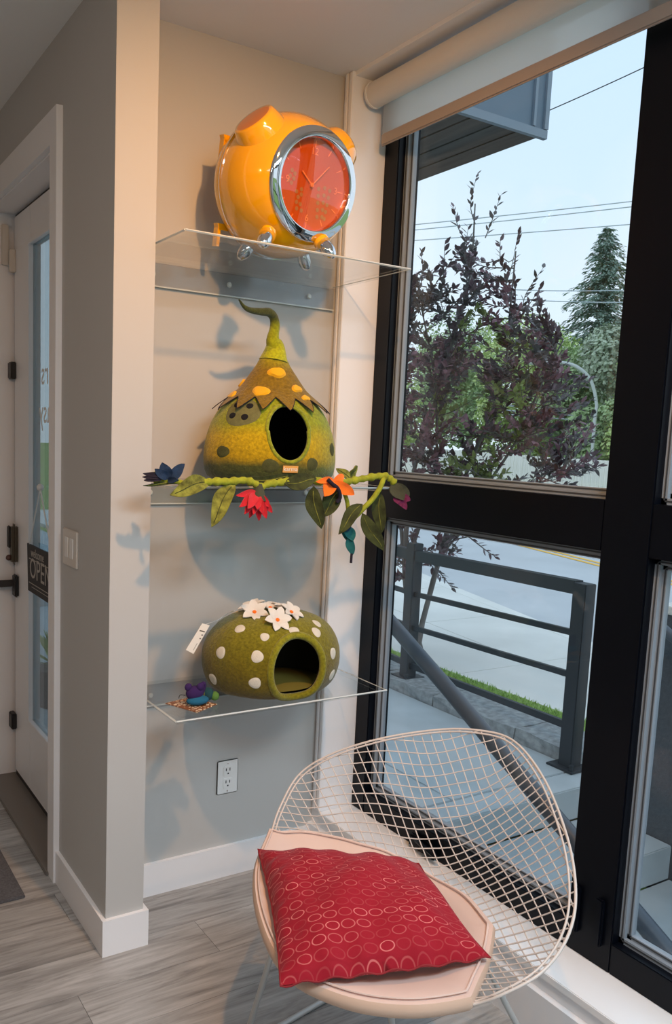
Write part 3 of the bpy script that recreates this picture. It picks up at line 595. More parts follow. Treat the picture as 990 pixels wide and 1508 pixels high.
def star_body(S_, h, a0, parent, mout, min_, mlip, nb=72, na=56, thick=.90, lip=.010):
    """outer shell, inner shell and rolled lip round the entrance; h entrance direction, a0(beta) half angle"""
    h = h.normalized(); a = Vector((0, 0, 1)); a = (a-h*a.dot(h)).normalized(); b_ = h.cross(a)
    def dirn(al, be): return (h*math.cos(al)+(a*math.cos(be)+b_*math.sin(be))*math.sin(al)).normalized()
    for (nm, k, mt) in (('felt_shell', 1.0, mout), ('lining', thick, min_)):
        vs = []; fs = []
        for i in range(na+1):
            for j in range(nb):
                be = 2*math.pi*j/nb; al0 = a0(be); al = al0+(math.pi-.001-al0)*(i/na)**1.0; vs.append(S_.P(dirn(al, be), 0, k))
        for i in range(na):
            for j in range(nb): fs.append((i*nb+j, i*nb+(j+1) % nb, (i+1)*nb+(j+1) % nb, (i+1)*nb+j))
        o = MB().add(vs, fs).obj(nm, mt, parent, smooth=True)
    pts = []
    for j in range(nb):
        be = 2*math.pi*j/nb; pts.append(S_.P(dirn(a0(be), be), -lip*.35))
    MB().tube(pts, lip, 12, closed=True).obj('entrance_lip', mlip, parent, smooth=True)
    return dirn
def patch(S_, dc, shape, off, mt, name, parent, nr=4, na=24, smooth=True, **k):
    """flat felt patch that follows the body; shape(angle) -> radius in metres"""
    n = S_.normal(dc); p0 = S_.P(dc); upv = Vector((0, 0, 1)); a = upv.cross(n)
    a = a.normalized() if a.length > 1e-3 else Vector((1, 0, 0)); b_ = n.cross(a)
    vs = [S_.P(dc, off)]; fs = []
    for i in range(1, nr+1):
        for j in range(na):
            an = 2*math.pi*j/na; r = shape(an)*i/nr; q = p0+a*(r*math.cos(an))+b_*(r*math.sin(an)); d = S_.dirof(q); vs.append(S_.P(d, off if i < nr else off*.15))
    for j in range(na): fs.append((0, 1+j, 1+(j+1) % na))
    for i in range(nr-1):
        for j in range(na): fs.append((1+i*na+j, 1+(i+1)*na+j, 1+(i+1)*na+(j+1) % na, 1+i*na+(j+1) % na))
    return MB().add(vs, fs).obj(name, mt, parent, smooth=smooth, **k)
def ell(rx, ry=None, w_=.05, ph=0):
    ry = rx if ry is None else ry
    return lambda t: (rx*ry/math.hypot(ry*math.cos(t), rx*math.sin(t)))*(1+w_*math.sin(3*t+ph))

# ---- gourd cat cave
GZ = Z2+.001; gc = Vector((1.335, 2.268, GZ+.135))
hs = [(.0001, 0), (.12, .0), (.175, .004), (.203, .020), (.2130, .06), (.211, .10), (.205, .135), (.192, .175), (.172, .212), (.140, .25), (.104, .285), (.075, .325), (.054, .355), (.038, .385), (.026, .415), (.0001, .425)]
GS = Star(gc, [(r, z-.135) for r, z in hs], 1.0, .84, 0, .006)
gd = thing('cat_cave', (1.335, 2.268, GZ), 'green and yellow gourd shaped felt cat cave with curled stem and zigzag hat', 'cat cave')
hd = GS.hit(427, 634)
star_body(GS, hd, lambda be: math.radians(24.5 if math.cos(be) < 0 else 26)*(1/math.hypot(math.cos(be), math.sin(be)*1.28))*(1.0), gd, M_gourd, M_hole, felt_mat('gourd_lip_felt', [(0, (.28, .30, .02)), (1, (.12, .2, .02))], axis='X', lo=-.05, hi=.15), thick=.93, lip=.006)
# stem
tp = [gc+Vector((0, 0, .235-.0)), gc+Vector((0, 0, .27)), gc+Vector((.004, 0, .305))]
st = [Vector((gc.x, gc.y, GZ+.37)), Vector((gc.x+.004, gc.y, GZ+.41)), atY(402, 500, 2.262), atY(405, 480, 2.258), atY(403, 467, 2.25), atY(396, 460, 2.24), atY(384, 459, 2.23), atY(370, 457, 2.22), atY(360, 452, 2.21), atY(352, 441, 2.20)]
sp_ = spline(st, 6); rs_ = np.interp(np.linspace(0, 1, len(sp_)), [0, .12, .28, .42, .55, .7, .85, 1], [.046, .028, .016, .0135, .013, .010, .007, .002])
MB().tube(sp_, list(rs_), 16).obj('stem', M_stem, gd, smooth=True)
# hat with zigzag hem
nzg = 14; naz = nzg*8; vs = []; fs = []; nrw = 12
ph0 = .35
for i in range(nrw+1):
    t = i/nrw
    for j in range(naz):
        az = 2*math.pi*j/naz; fr_ = ((j/8.0)+ph0) % 1; zig = abs(fr_*2-1)   # 1 at tips up, 0 down
        e_hem = math.radians(22+19*zig); e = e_hem+(math.radians(80)-e_hem)*t
        dirv = Vector((math.cos(e)*math.cos(az), math.cos(e)*math.sin(az), math.sin(e)))
        flare = .0045-.004*t+.013*max(0, 1-t*3.2)*(1-zig)
        vs.append(GS.P(dirv, flare))
for i in range(nrw):
    for j in range(naz): fs.append((i*naz+j, i*naz+(j+1) % naz, (i+1)*naz+(j+1) % naz, (i+1)*naz+j))
ht = MB().add(vs, fs).obj('hat', M_hat, gd, smooth=True)
MB().tube(vs[:naz], .0013, 5, closed=True).obj('hem_stitch', M_navy, ht)
for (x_, y_, rx, ry) in ((408, 550, .025, .016), (357, 564, .018, .014), (384, 578, .024, .020), (343, 583, .020, .014), (436, 574, .020, .012), (449, 588, .018, .010)):
    patch(GS, GS.hit(x_, y_), ell(rx*1.2, ry*1.15, .12, x_), .0085, M_yel, 'yellow_spot', ht)
pc = patch(GS, GS.hit(356, 606), ell(.058, .050, .05, 2), .003, M_gpatch, 'felt_patch', gd)
for (x_, y_) in ((350, 597), (368.5, 599), (343, 612.5), (361, 615)): patch(GS, GS.hit(x_, y_), ell(.0135, .0125, .03), .0046, M_hole, 'air_hole', pc, 3, 16)
for (x_, y_, rx, ry) in ((328, 665, .024, .017), (398, 686, .026, .020), (460, 684, .022, .019), (489, 662, .020, .020)):
    patch(GS, GS.hit(x_, y_), ell(rx, ry, .05, x_), .0022, M_gspot, 'green_spot', gd)
ld = GS.hit(427, 690.5); ln = GS.normal(ld); lx = Vector((0, 0, 1)).cross(ln).normalized(); lu = ln.cross(lx); lp = GS.P(ld, .004)
lb = MB().obox(lp, lx*.024, lu*.010, ln*.001).obj('brand_label', M_label, gd)
text_obj('lettering', 'karma', .018, frame_mat(lp+ln*.0015, lx, lu), M_white, lb)

# ---- dome cat cave
DZ0 = Z3+.001; dc = Vector((1.365, 2.262, DZ0+.10))
hs = [(.0001, 0), (.14, .0), (.178, .006), (.203, .026), (.218, .062), (.223, .100), (.217, .145), (.196, .186), (.162, .218), (.115, .240), (.060, .251), (.0001, .254)]
DS = Star(dc, [(r, z-.10) for r, z in hs], 1.04, .85, 0, .010)
dm = thing('cat_cave', (dc.x, dc.y, DZ0), 'olive green felt dome cat cave with cream dots and white flowers on top', 'cat cave')
hd2 = DS.hit(443, 988)
def a0d(be):
    base_ = math.radians(24)/math.hypot(math.cos(be)*.80, math.sin(be)*1.0)
    return base_
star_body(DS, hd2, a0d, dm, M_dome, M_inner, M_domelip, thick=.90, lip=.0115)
MB().lathe([(.001, .012), (.14, .012), (.17, .02)], (dc.x, dc.y, DZ0+.004), (0, 0, 1), 32, xa=(1, 0, 0), sy=.82).obj('inner_floor', M_innerfloor, dm)
for (x_, y_, s_) in ((353.6, 926, .9), (390, 938, .75), (325, 961, 1), (379, 967, 1), (313.6, 1000, 1), (375.5, 1006, 1), (433.6, 929.6, .95), (467, 918, .9), (466, 931, .95), (490.6, 962, 1), (489, 994, 1), (322, 910, 1.0), (345, 895, 1.0)):
    patch(DS, DS.hit(x_, y_), ell(.0185*s_, .0185*s_, .05, x_), .002, M_spot, 'cream_dot', dm)
def flower(S_, dirn_, R_, rot, parent, name='felt_flower', tilt=None, npet=6, centre=True, lift=.006, curl=.75):
    n = (S_.normal(dirn_)+(Vector(tilt) if tilt else Vector((0, 0, 0)))).normalized(); p0 = S_.P(dirn_, lift)
    a = n.orthogonal().normalized(); b_ = n.cross(a); f = None
    for k in range(npet):
        an = rot+2*math.pi*k/npet; dr = a*math.cos(an)+b_*math.sin(an); sd = n.cross(dr); vs = []; fs = []; m_ = 7
        for i in range(m_+1):
            t = i/m_; wd = R_*.30*math.sin(math.pi*min(1, t*.86+.10))**.9*(1 if t < 1 else 0)+.0004; z = R_*curl*(.25*math.sin(t*3.0)+.28*t*t)
            for s_ in (-1, 0, 1): vs.append(p0+dr*(R_*t)+sd*(wd*s_)+n*(z+(.12*wd if s_ else -.18*wd)))
        for i in range(m_):
            for s_ in (0, 1): fs.append((i*3+s_, i*3+s_+1, (i+1)*3+s_+1, (i+1)*3+s_))
        nv = len(vs)
        mb = MB().add(vs, fs)
        mb.add([Vector(v)-n*.0022 for v in vs], [tuple(reversed(q)) for q in fs])
        if f is None: f = mb.obj(name, M_felt_white, parent, smooth=True, label='white felt flower with pointed petals')
        else: mb.obj('petal', M_felt_white, f, smooth=True)
    if centre: MB().ball(p0+n*.004, (.0065, .0065, .004), 12, n).obj('flower_centre', M_orangef, f, smooth=True)
    return f
for (x_, y_, r_, ro, ti) in ((375, 905, .046, .4, (-.2, -.6, 0)), (408, 916, .046, .1, (0, -.7, 0)), (428, 905, .042, .7, (.2, -.5, 0)), (372, 898, .046, .9, (-.4, -.1, .3)), (398, 899, .046, .2, (0, -.1, .4)), (416, 899, .040, .5, (.3, .0, .3))):
    flower(DS, DS.hit(x_, y_), r_, ro, dm, tilt=ti)
# leaf shaped string end + price tag
t0, t1, t2, t3 = atY(309, 921, 2.17), atY(298, 918, 2.17), atY(274, 957, 2.15), atY(285, 963, 2.15)
tg = MB().add([t0, t1, t2, t3]+[v+Vector((.0, .0012, 0)) for v in (t0, t1, t2, t3)], [(0,1,2,3),(7,6,5,4),(0,4,5,1),(1,5,6,2),(2,6,7,3),(3,7,4,0)]).obj('price_tag', M_paper, dm, label='white paper price tag on a string')
tu = (t0-t3); tv = (t1-t0); bars = MB()
for k in range(9):
    for (u0, u1, v0, v1) in ((.10+.03*k, .10+.03*k+(.018 if k % 3 else .008), .2, .8),): pass
for k in range(7): bars.add([t3+tu*(.12+.035*k)+tv*.2-Vector((0, .0004, 0)), t3+tu*(.135+.035*k)+tv*.2-Vector((0, .0004, 0)), t3+tu*(.135+.035*k)+tv*.75-Vector((0, .0004, 0)), t3+tu*(.12+.035*k)+tv*.75-Vector((0, .0004, 0))], [(0, 1, 2, 3)])
for k in range(3): bars.add([t3+tu*(.5+.12*k)+tv*.15-Vector((0, .0004, 0)), t3+tu*(.54+.12*k)+tv*.15-Vector((0, .0004, 0)), t3+tu*(.54+.12*k)+tv*.85-Vector((0, .0004, 0)), t3+tu*(.5+.12*k)+tv*.85-Vector((0, .0004, 0))], [(0, 1, 2, 3)])
bars.obj('tag_print', M_ink, tg)
MB().tube(spline([(t0+t1)/2, DS.P(DS.hit(318, 912), .006), DS.P(DS.hit(335, 903), .006), DS.P(DS.hit(347, 903), .008)], 5), .0013, 6).obj('tag_string', M_white, dm)

# ---- felt toys on a patterned card, shelf 3
zc = Z3+.0005; cpts = [Vector((.985, 2.235, zc)), Vector((1.035, 2.120, zc)), Vector((1.122, 2.165, zc)), Vector((1.075, 2.258, zc))]
cardm, nt, b = new_mat('patterned_card'); tcn = N(nt, 'ShaderNodeTexCoord'); vr = N(nt, 'ShaderNodeTexVoronoi'); vr.inputs['Scale'].default_value = 75; vr.feature = 'DISTANCE_TO_EDGE'; nt.links.new(tcn.outputs['Object'], vr.inputs['Vector'])
rr_ = N(nt, 'ShaderNodeValToRGB'); rr_.color_ramp.elements[0].position = .10; rr_.color_ramp.elements[0].color = (.22, .07, .02, 1); rr_.color_ramp.elements[1].position = .22; rr_.color_ramp.elements[1].color = (.80, .62, .42, 1); nt.links.new(vr.outputs['Distance'], rr_.inputs[0]); nt.links.new(rr_.outputs[0], b.inputs['Base Color'])
MB().add(cpts+[p+Vector((0, 0, .002)) for p in cpts], [(3,2,1,0),(4,5,6,7),(0,1,5,4),(1,2,6,5),(2,3,7,6),(3,0,4,7)]).obj('patterned_card', cardm, label='small cream card with a red brown pattern under the felt toys', cat='card', origin=(1.05, 2.18, zc))
zt = zc+.0025
ms = thing('felt_mouse', (1.065, 2.18, zt), 'purple and blue felt cat toy lying on the patterned card', 'cat toy')
MB().ball((1.065, 2.180, zt+.014), (.036, .022, .014), 18).obj('body', M_mouseblue, ms, smooth=True)
MB().ball((1.057, 2.185, zt+.036), (.028, .018, .022), 18).obj('head', M_purple, ms, smooth=True)
MB().ball((1.036, 2.185, zt+.056), (.012, .008, .012), 12).obj('ear', M_purple, ms, smooth=True)
MB().ball((1.070, 2.175, zt+.056), (.012, .008, .012), 12).obj('ear', M_purple, ms, smooth=True)
MB().tube(spline([(1.085, 2.20, zt+.015), (1.094, 2.198, zt+.05), (1.088, 2.195, zt+.058), (1.078, 2.195, zt+.045)], 5), .0065, 8).obj('tail', M_purple, ms, smooth=True)
MB().tube(spline([(1.03, 2.19, zt+.03), (1.015, 2.195, zt+.032), (1.008, 2.19, zt+.024)], 4), .0012, 5).obj('whisker', M_dark, ms)
cp = thing('felt_caterpillar', (1.12, 2.205, zt-.0025), 'little green and teal felt ball toy beside the purple toy', 'cat toy')
for (x_, y_, r_, m_) in ((1.098, 2.225, .021, M_lime), (1.115, 2.216, .020, M_dteal), (1.134, 2.205, .014, M_mgreen)):
    MB().ball((x_, y_, Z3+r_*1.0+.0), r_, 16).obj('felt_ball', m_, cp, smooth=True)

# ================================================================ FELT VINE
YV = 2.055
vn = thing('felt_garland', (1.3, YV, Z2), 'lime green felt vine with leaves and coloured flowers draped along the middle shelf edge', 'garland')
vp = [(300, 710, 2.06), (309, 709.5, 2.055), (325, 709, 2.055), (342, 709, 2.055), (360, 707.5, 2.055), (373, 711, 2.052), (384, 717, 2.05), (396, 712.5, 2.052), (409, 711, 2.055), (423, 709, 2.055), (440, 708, 2.055), (462, 708, 2.052), (485, 710, 2.052), (508, 710, 2.055), (519, 708, 2.06), (535, 705, 2.065), (552, 702, 2.06), (566, 701, 2.055), (575, 705, 2.05), (582, 712, 2.045)]
sv = spline([atY(*p) for p in vp], 5)
MB().tube(sv, [.0105+.002*math.sin(i*1.7)+.001*math.sin(i*.9) for i in range(len(sv))], 10).obj('stem', M_vine, vn, smooth=True)
MB().tube(spline([atY(*p) for p in ((566, 702, 2.055), (563, 711, 2.045), (559, 720, 2.04), (548, 736, 2.035), (535, 749, 2.035), (524, 760, 2.035), (514, 768, 2.03))], 5), .008, 10).obj('side_stem', M_vine, vn, smooth=True)
MB().tube(spline([atY(*p) for p in ((500, 712, 2.05), (508, 728, 2.05), (512, 742, 2.05), (513, 760, 2.055), (512, 775, 2.055))], 5), .0065, 8).obj('side_stem', M_vine, vn, smooth=True)
MB().tube(spline([atY(*p) for p in ((226, 710, 2.09), (250, 707, 2.075), (275, 712, 2.065), (300, 710, 2.06))], 5), .007, 8).obj('side_stem', M_vine, vn, smooth=True)
def leaf(p0, p1, wpx, m_, parent, name='leaf', fold=.25, droop=.0, y=None, nrm=None, twist=0, seam=True):
    L = (p1-p0).length; d = (p1-p0).normalized(); n = Vector(nrm) if nrm else Vector((-.45, -.88, .15)); n = (n-d*n.dot(d)).normalized()
    if twist: n = Matrix.Rotation(twist, 3, d) @ n
    s = d.cross(n); m = 10; vs = []; fs = []; W_ = wpx
    for i in range(m+1):
        t = i/m; wd = W_*.5*(math.sin(math.pi*t**.85)**.8 if 0 < t < 1 else 0)+.0008
        c_ = p0+d*(L*t)+n*(.06*L*math.sin(math.pi*t)+droop*t*t)+s*(.04*L*math.sin(t*5))
        for k in (-1, -.55, 0, .55, 1): vs.append(c_+s*(wd*k)+n*(fold*wd*(abs(k)**1.3)-fold*wd*.3+.10*wd*math.sin(t*11+k*3)))
    for i in range(m):
        for k in range(4): fs.append((i*5+k, i*5+k+1, (i+1)*5+k+1, (i+1)*5+k))
    mb = MB().add(vs, fs); mb.add([v-n*.0028 for v in map(Vector, vs)], [tuple(reversed(f)) for f in fs])
    nn = (m+1)*5
    for i in range(m):
        for k in (0, 4): a, b_ = i*5+k, (i+1)*5+k; mb.f.append((a, b_, b_+nn, a+nn) if k else (b_, a, a+nn, b_+nn))
    o = mb.obj(name, m_, parent, smooth=True)
    if seam and name == 'leaf': MB().tube([Vector(vs[i*5+2])+n*.0005 for i in range(1, m)], .0011, 5).obj('midrib', M_leafb if m_ is M_leafa else M_leafa, o)
    return o
k_ = 1/500
for (a, b_, wp, ya, yb, m_, tw) in (
    ((309, 710), (250, 726), 24, 2.055, 2.03, M_leafa, 0), ((346, 712), (309, 774.5), 25, 2.05, 2.03, M_leafa, .2), ((361, 704), (430, 704), 13, 2.075, 2.075, M_leafb, .3),
    ((419, 712), (467, 707), 24, 2.045, 2.04, M_leafb, -.2), ((462, 716), (471, 779), 25, 2.04, 2.035, M_leafb, .3), ((500, 722), (474, 760), 27, 2.05, 2.045, M_leafb, 0),
    ((534, 742), (497, 785), 20, 2.035, 2.02, M_leafb, .2), ((534, 756), (563, 812), 23, 2.035, 2.02, M_leafb, -.1), ((561, 726), (559, 786), 21, 2.05, 2.05, M_leafb, .2),
    ((516, 706), (496, 689), 12, 2.06, 2.08, M_leafa, .3), ((512, 702), (527, 688), 20, 2.07, 2.085, M_leafa, .9), ((275, 713), (211, 712.5), 5, 2.07, 2.09, M_leafb, 0), ((240, 702), (226, 695), 8, 2.09, 2.10, M_vine, 0)):
    leaf(atY(*a, ya), atY(*b_, yb), wp*k_, m_, vn, twist=tw)
def petal_cluster(name, lbl, base, tips, wd, m_, extra=None, yb=2.05):
    f = None
    for (tx, ty, ty_, w_) in tips:
        o = leaf(atY(*base, yb), atY(tx, ty, ty_), w_*k_, m_, f if f else vn, name=('petal' if f else name), fold=.35, seam=False)
        if f is None: f = o; o['label'] = lbl
    return f
bf = petal_cluster('felt_flower', 'blue felt flower', (247, 706), [(240, 681, 2.07, 16), (273, 684, 2.06, 14), (229, 690, 2.07, 12), (262, 708, 2.03, 8)], 14, M_blue, yb=2.07)
for (a, b_) in (((240, 703), (211, 696)), ((240, 705), (210, 701)), ((238, 707), (212, 706))): leaf(atY(*a, 2.07), atY(*b_, 2.08), 6*k_, M_navy, bf, name='petal', seam=False)
cx = atY(382, 722, 2.045); cl = MB().lathe([(.006, .012), (.012, .0), (.020, -.018), (.026, -.034), (.020, -.030), (.001, -.01)], cx+Vector((0, 0, .006)), (.12, 0, 1), 20).obj('calyx', M_calyx, vn, smooth=True)
rf = petal_cluster('felt_flower', 'crimson felt flower hanging down', (380, 727), [(348, 728, 2.03, 9), (352, 745, 2.02, 12), (359, 756, 2.02, 12), (366, 762, 2.03, 11), (372, 757, 2.01, 12), (380, 767, 2.03, 11), (385, 756, 2.01, 12), (391, 764, 2.02, 12), (400, 756, 2.03, 11), (396, 747, 2.02, 12), (364, 748, 2.0, 13), (378, 750, 2.0, 13)], 12, M_red, yb=2.04)
of = petal_cluster('felt_flower', 'bright orange felt flower', (492, 708), [(466, 708, 2.03, 9), (477, 730, 2.02, 20), (507, 701, 2.05, 12), (521, 730, 2.03, 17)], 16, M_orangef, yb=2.035)
MB().tube(spline([atY(483, 706, 2.022), atY(490, 713, 2.018), atY(498, 720, 2.018), atY(501, 732, 2.025), atY(496, 740, 2.03)], 5), [.006]*21, 8).obj('flower_centre', M_navy, of, smooth=True)
pf = petal_cluster('felt_flower', 'plum felt tulip hanging over the shelf end', (578, 712), [(603, 731, 2.03, 18), (594, 737, 2.02, 20), (585, 733, 2.04, 16)], 14, M_calyx, yb=2.045)
for (a, b_) in (((590, 728), (604, 738)), ((588, 730), (598, 751)), ((586, 730), (592, 746)), ((592, 728), (596, 744)), ((584, 730), (586, 742))): leaf(atY(*a, 2.035), atY(*b_, 2.03), 11*k_, M_plum, pf, name='petal', seam=False)
tf = petal_cluster('felt_flower', 'teal felt bellflower hanging lowest', (513, 775), [(519, 797, 2.03, 16), (509, 795, 2.05, 16)], 14, M_teal, yb=2.05)
for (a, b_, m_, ww) in (((515, 790), (518, 818), M_teal, 13), ((512, 766), (511, 783), M_blue, 12)): leaf(atY(*a, 2.04), atY(*b_, 2.04), ww*k_, m_, tf, name='petal', seam=False)
MB().tube([atY(518, 815, 2.04), atY(517, 829, 2.04)], .004, 8).obj('stamen', M_navy, tf, smooth=True)
# ================================================================ WIRE CHAIR
O = Vector((1.30, 1.47, 0)); _l = math.hypot(.178, .984); EU = Vector((.178/_l, -.984/_l, 0)); EV = Vector((.984/_l, .178/_l, 0))
def L2W(u, v, z): return O+EU*u+EV*v+Vector((0, 0, z))
RIM = [(-.375,-.122,.480),(-.411,-.059,.530),(-.428,.026,.600),(-.376,.102,.660),(-.287,.198,.710),(-.181,.300,.745),(-.080,.350,.765),(.028,.366,.765),(.172,.285,.730),(.321,.144,.680),(.411,.031,.630),(.446,-.049,.580),(.449,-.142,.540),(.409,-.214,.500),(.357,-.245,.462),(.279,-.332,.440),(.170,-.400,.430),(.033,-.425,.430),(-.127,-.360,.440),(-.268,-.258,.460)]
rim = spline(RIM, 10, closed=True)
RC = Vector((0, -.10)); ZC = .385
ang = np.array([math.atan2(p.y-RC.y, p.x-RC.x) for p in rim]); rad = np.array([math.hypot(p.x-RC.x, p.y-RC.y) for p in rim]); zz = np.array([p.z for p in rim])
o_ = np.argsort(ang); ang, rad, zz = ang[o_], rad[o_], zz[o_]
def rimAt(a):
    return float(np.interp(a, ang, rad, period=2*math.pi)), float(np.interp(a, ang, zz, period=2*math.pi))
def surf(u, v):
    dx, dy = u-RC.x, v-RC.y; r = math.hypot(dx, dy)
    if r < 1e-6: return ZC, 0
    R_, z_ = rimAt(math.atan2(dy, dx)); t = r/R_
    return ZC+(z_-ZC)*min(t, 1.02)**2.0, t
ch = thing('wire_chair', (O.x, O.y, 0), 'cream wire lounge chair with diamond shaped mesh shell and blush seat pad', 'chair')
MB().tube([L2W(*p) for p in rim], .0032, 8, closed=True).obj('rim_rod', M_wire, ch, smooth=True)
rim2 = [Vector((RC.x+(p.x-RC.x)*.972, RC.y+(p.y-RC.y)*.972, p.z-.004)) for p in rim]
MB().tube([L2W(p.x, p.y, p.z) for p in rim2 if True], .0026, 8, closed=True).obj('rim_rod', M_wire, ch, smooth=True)
def wire_line(fn, lo, hi, n=70):
    pts = []; seg = []
    for i in range(n+1):
        s = lo+(hi-lo)*i/n; u, v = fn(s); z, t = surf(u, v)
        if t <= 1.0: seg.append((u, v, z))
        elif len(seg) > 3: break
        else: seg = []
    return seg
k = -.62
while k < .50:
    for sg in (1, -1):      # two crossing families running diagonally over the shell
        fn = lambda q, c=k, g=sg: (q, c+.68*g*q-.55*(q+.14*g)**2)
        seg = wire_line(fn, -.47, .47, 150)
        if len(seg) > 6:
            dz = .0032 if sg > 0 else 0
            MB().tube([L2W(a, b_, c_+dz) for a, b_, c_ in seg[::4]+[seg[-1]]], .0016, 6).obj('wire', M_wire, ch, smooth=True)
    k += .0222
# seat pad
back_edge = [(.357,-.245),(.33,-.17),(.29,-.09),(.256,-.029),(.20,.0),(.10,.06),(-.02,.09),(-.10,.065),(-.168,.033),(-.269,-.017),(-.33,-.06),(-.375,-.122)]
front_edge = [(p[0], p[1]) for p in RIM[15:]]
pol = [Vector((p[0], p[1], 0)) for p in back_edge[::-1]]
pol = [pol[0]]+[Vector((a, b_, 0)) for a, b_ in front_edge[::-1]]+[] if False else None
outl = [Vector((a, b_, 0)) for a, b_ in ([(-.375,-.122)]+[(-.268,-.258),(-.127,-.360),(.033,-.425),(.170,-.400),(.279,-.332)]+[(.357,-.245)])]
fr = spline(outl, 8)
bk = spline([Vector((a, b_, 0)) for a, b_ in [(.357,-.245),(.31,-.13),(.262,-.038),(.235,-.012),(.12,.055),(0,.085),(-.10,.07),(-.19,.025),(-.29,-.03),(-.375,-.122)]], 6)
loop = fr+bk[1:-1]
PCn = Vector((0, -.18, 0)); rings = 10; vs = []; fs = []; nL = len(loop)
def padpt(i, t, off):
    p = loop[i % nL]; q = PCn+(p-PCn)*t; r_ = surf(q.x, q.y); return L2W(q.x, q.y, r_[0]+off)
for (sgn, base_, th) in ((1, .006, .024), (-1, .004, 0)):
    n0 = len(vs); vs.append(L2W(PCn.x, PCn.y, surf(PCn.x, PCn.y)[0]+base_+th))
    for k in range(1, rings+1):
        t = (k/rings)**.8; tt = 1.012*t
        for i in range(nL): vs.append(padpt(i, tt, base_+th*(1-max(0, t-.90)/.10*.45)-(.014 if (k == rings and sgn < 0) else 0)))
    for i in range(nL): fs.append((n0, n0+1+i, n0+1+(i+1) % nL) if sgn > 0 else (n0, n0+1+(i+1) % nL, n0+1+i))
    for k in range(rings-1):
        for i in range(nL):
            a = n0+1+k*nL+i; b_ = n0+1+k*nL+(i+1) % nL; c_ = a+nL; d_ = b_+nL; fs.append((a, c_, d_, b_) if sgn > 0 else (a, b_, d_, c_))
h_ = len(vs)//2; t0_ = 1+(rings-1)*nL; top_ring = vs[t0_:t0_+nL]; bot_ring = vs[h_+t0_:h_+t0_+nL]
pad = MB().add(vs, fs).obj('seat_pad', M_pad, ch, smooth=True)
sv_ = []; sf_ = []
for a, b_ in zip(top_ring, bot_ring):
    mid = (Vector(a)+Vector(b_))/2; ctr = L2W(PCn.x, PCn.y, mid.z); ou = (mid-ctr).normalized()*.006
    sv_ += [a, Vector(a)*.7+Vector(b_)*.3+ou, Vector(a)*.3+Vector(b_)*.7+ou, b_]
for i in range(nL):
    j = (i+1) % nL
    for k in range(3): sf_.append((i*4+k, j*4+k, j*4+k+1, i*4+k+1))
MB().add(sv_, sf_).obj('pad_edge', M_padside, pad, smooth=True)
MB().tube([padpt(i, .975, .0285) for i in range(nL)], .0024, 6, closed=True).obj('piping', M_pad, pad, smooth=True)
# base: two sled frames and crossing struts
for sgn in (-1, 1):
    f0, f1 = L2W(.27*sgn, -.27, .008), L2W(.27*sgn, .22, .008); tpt = L2W(.17*sgn, -.26, .395); tb = L2W(.16*sgn, .06, .385)
    MB().tube(spline([tpt, tpt*.55+f0*.45, f0+Vector((0, 0, .02)), f0+EV*.02, (f0+f1)/2, f1-EV*.02, f1+Vector((0, 0, .02)), tb*.55+f1*.45, tb], 4), .0075, 10).obj('leg', M_leg, ch, smooth=True)
    MB().tube([tpt, tb], .006, 8).obj('seat_bearer', M_leg, ch, smooth=True)
MB().tube([L2W(.17, -.26, .385), L2W(-.16, .06, .375)], .009, 8).obj('cross_strut', M_leg, ch, smooth=True)
MB().tube([L2W(-.17, -.26, .385), L2W(.16, .06, .375)], .009, 8).obj('cross_strut', M_leg, ch, smooth=True)
# pillow
A = atZ(380, 1252, .50); B = atZ(617, 1272, .525); Cc = atZ(722, 1410, .495); Dd = atZ(413, 1450, .462)
n_ = 40; nrmP = ((B-Dd).cross(A-Cc)).normalized(); nrmP = nrmP if nrmP.z > 0 else -nrmP
def pil(s, t, side):
    # s along A->B, t along A->D ; both 0..1
    a, b_ = 2*s-1, 2*t-1; s2 = .5+.5*a*(1-.05*(1-b_*b_)); t2 = .5+.5*b_*(1-.05*(1-a*a))
    t2 += .03*max(0, b_)*(1-a*a); p = A*(1-s2)*(1-t2)+B*s2*(1-t2)+Cc*s2*t2+Dd*(1-s2)*t2
    h = (max(0, (1-a*a))**.45)*(max(0, (1-b_*b_))**.45); wr = .006*math.sin(7*a+5*b_+2)*h+.004*math.sin(15*a-3*b_)*(1-h)*h*3
    cr = .004*math.sin(26*b_+3*a)*math.exp(-((a+1)*5)**2)+.004*math.sin(22*a)*math.exp(-((b_-1)*4)**2)
    return p+nrmP*(h*(.074 if side > 0 else -.034)+(wr+cr)*(1 if side > 0 else .3))
pb = MB(); pb.uv = []
for side in (1, -1):
    vs = []; fs = []; n0 = len(pb.v)
    for i in range(n_+1):
        for j in range(n_+1): vs.append(pil(i/n_, j/n_, side)); pb.uv.append((i/n_, j/n_+(0 if side > 0 else 1.3)))
    for i in range(n_):
        for j in range(n_):
            q = (i*(n_+1)+j, (i+1)*(n_+1)+j, (i+1)*(n_+1)+j+1, i*(n_+1)+j+1); fs.append(q if side > 0 else tuple(reversed(q)))
    pb.add(vs, fs)
cu_ = thing('cushion', (A+Cc)/2-Vector((0, 0, .05)), 'red square cushion with embroidered ovals lying on the wire chair', 'cushion')
pb.obj('cushion_cover', M_pillow, cu_, smooth=True)
ed = [pil(i/n_, 0, 1) for i in range(n_)]+[pil(1, i/n_, 1) for i in range(n_)]+[pil(1-i/n_, 1, 1) for i in range(n_)]+[pil(0, 1-i/n_, 1) for i in range(n_)]
MB().tube(ed, .0022, 6, closed=True).obj('piping', mat('red_piping', (.25, .010, .016), .8), cu_, smooth=True)

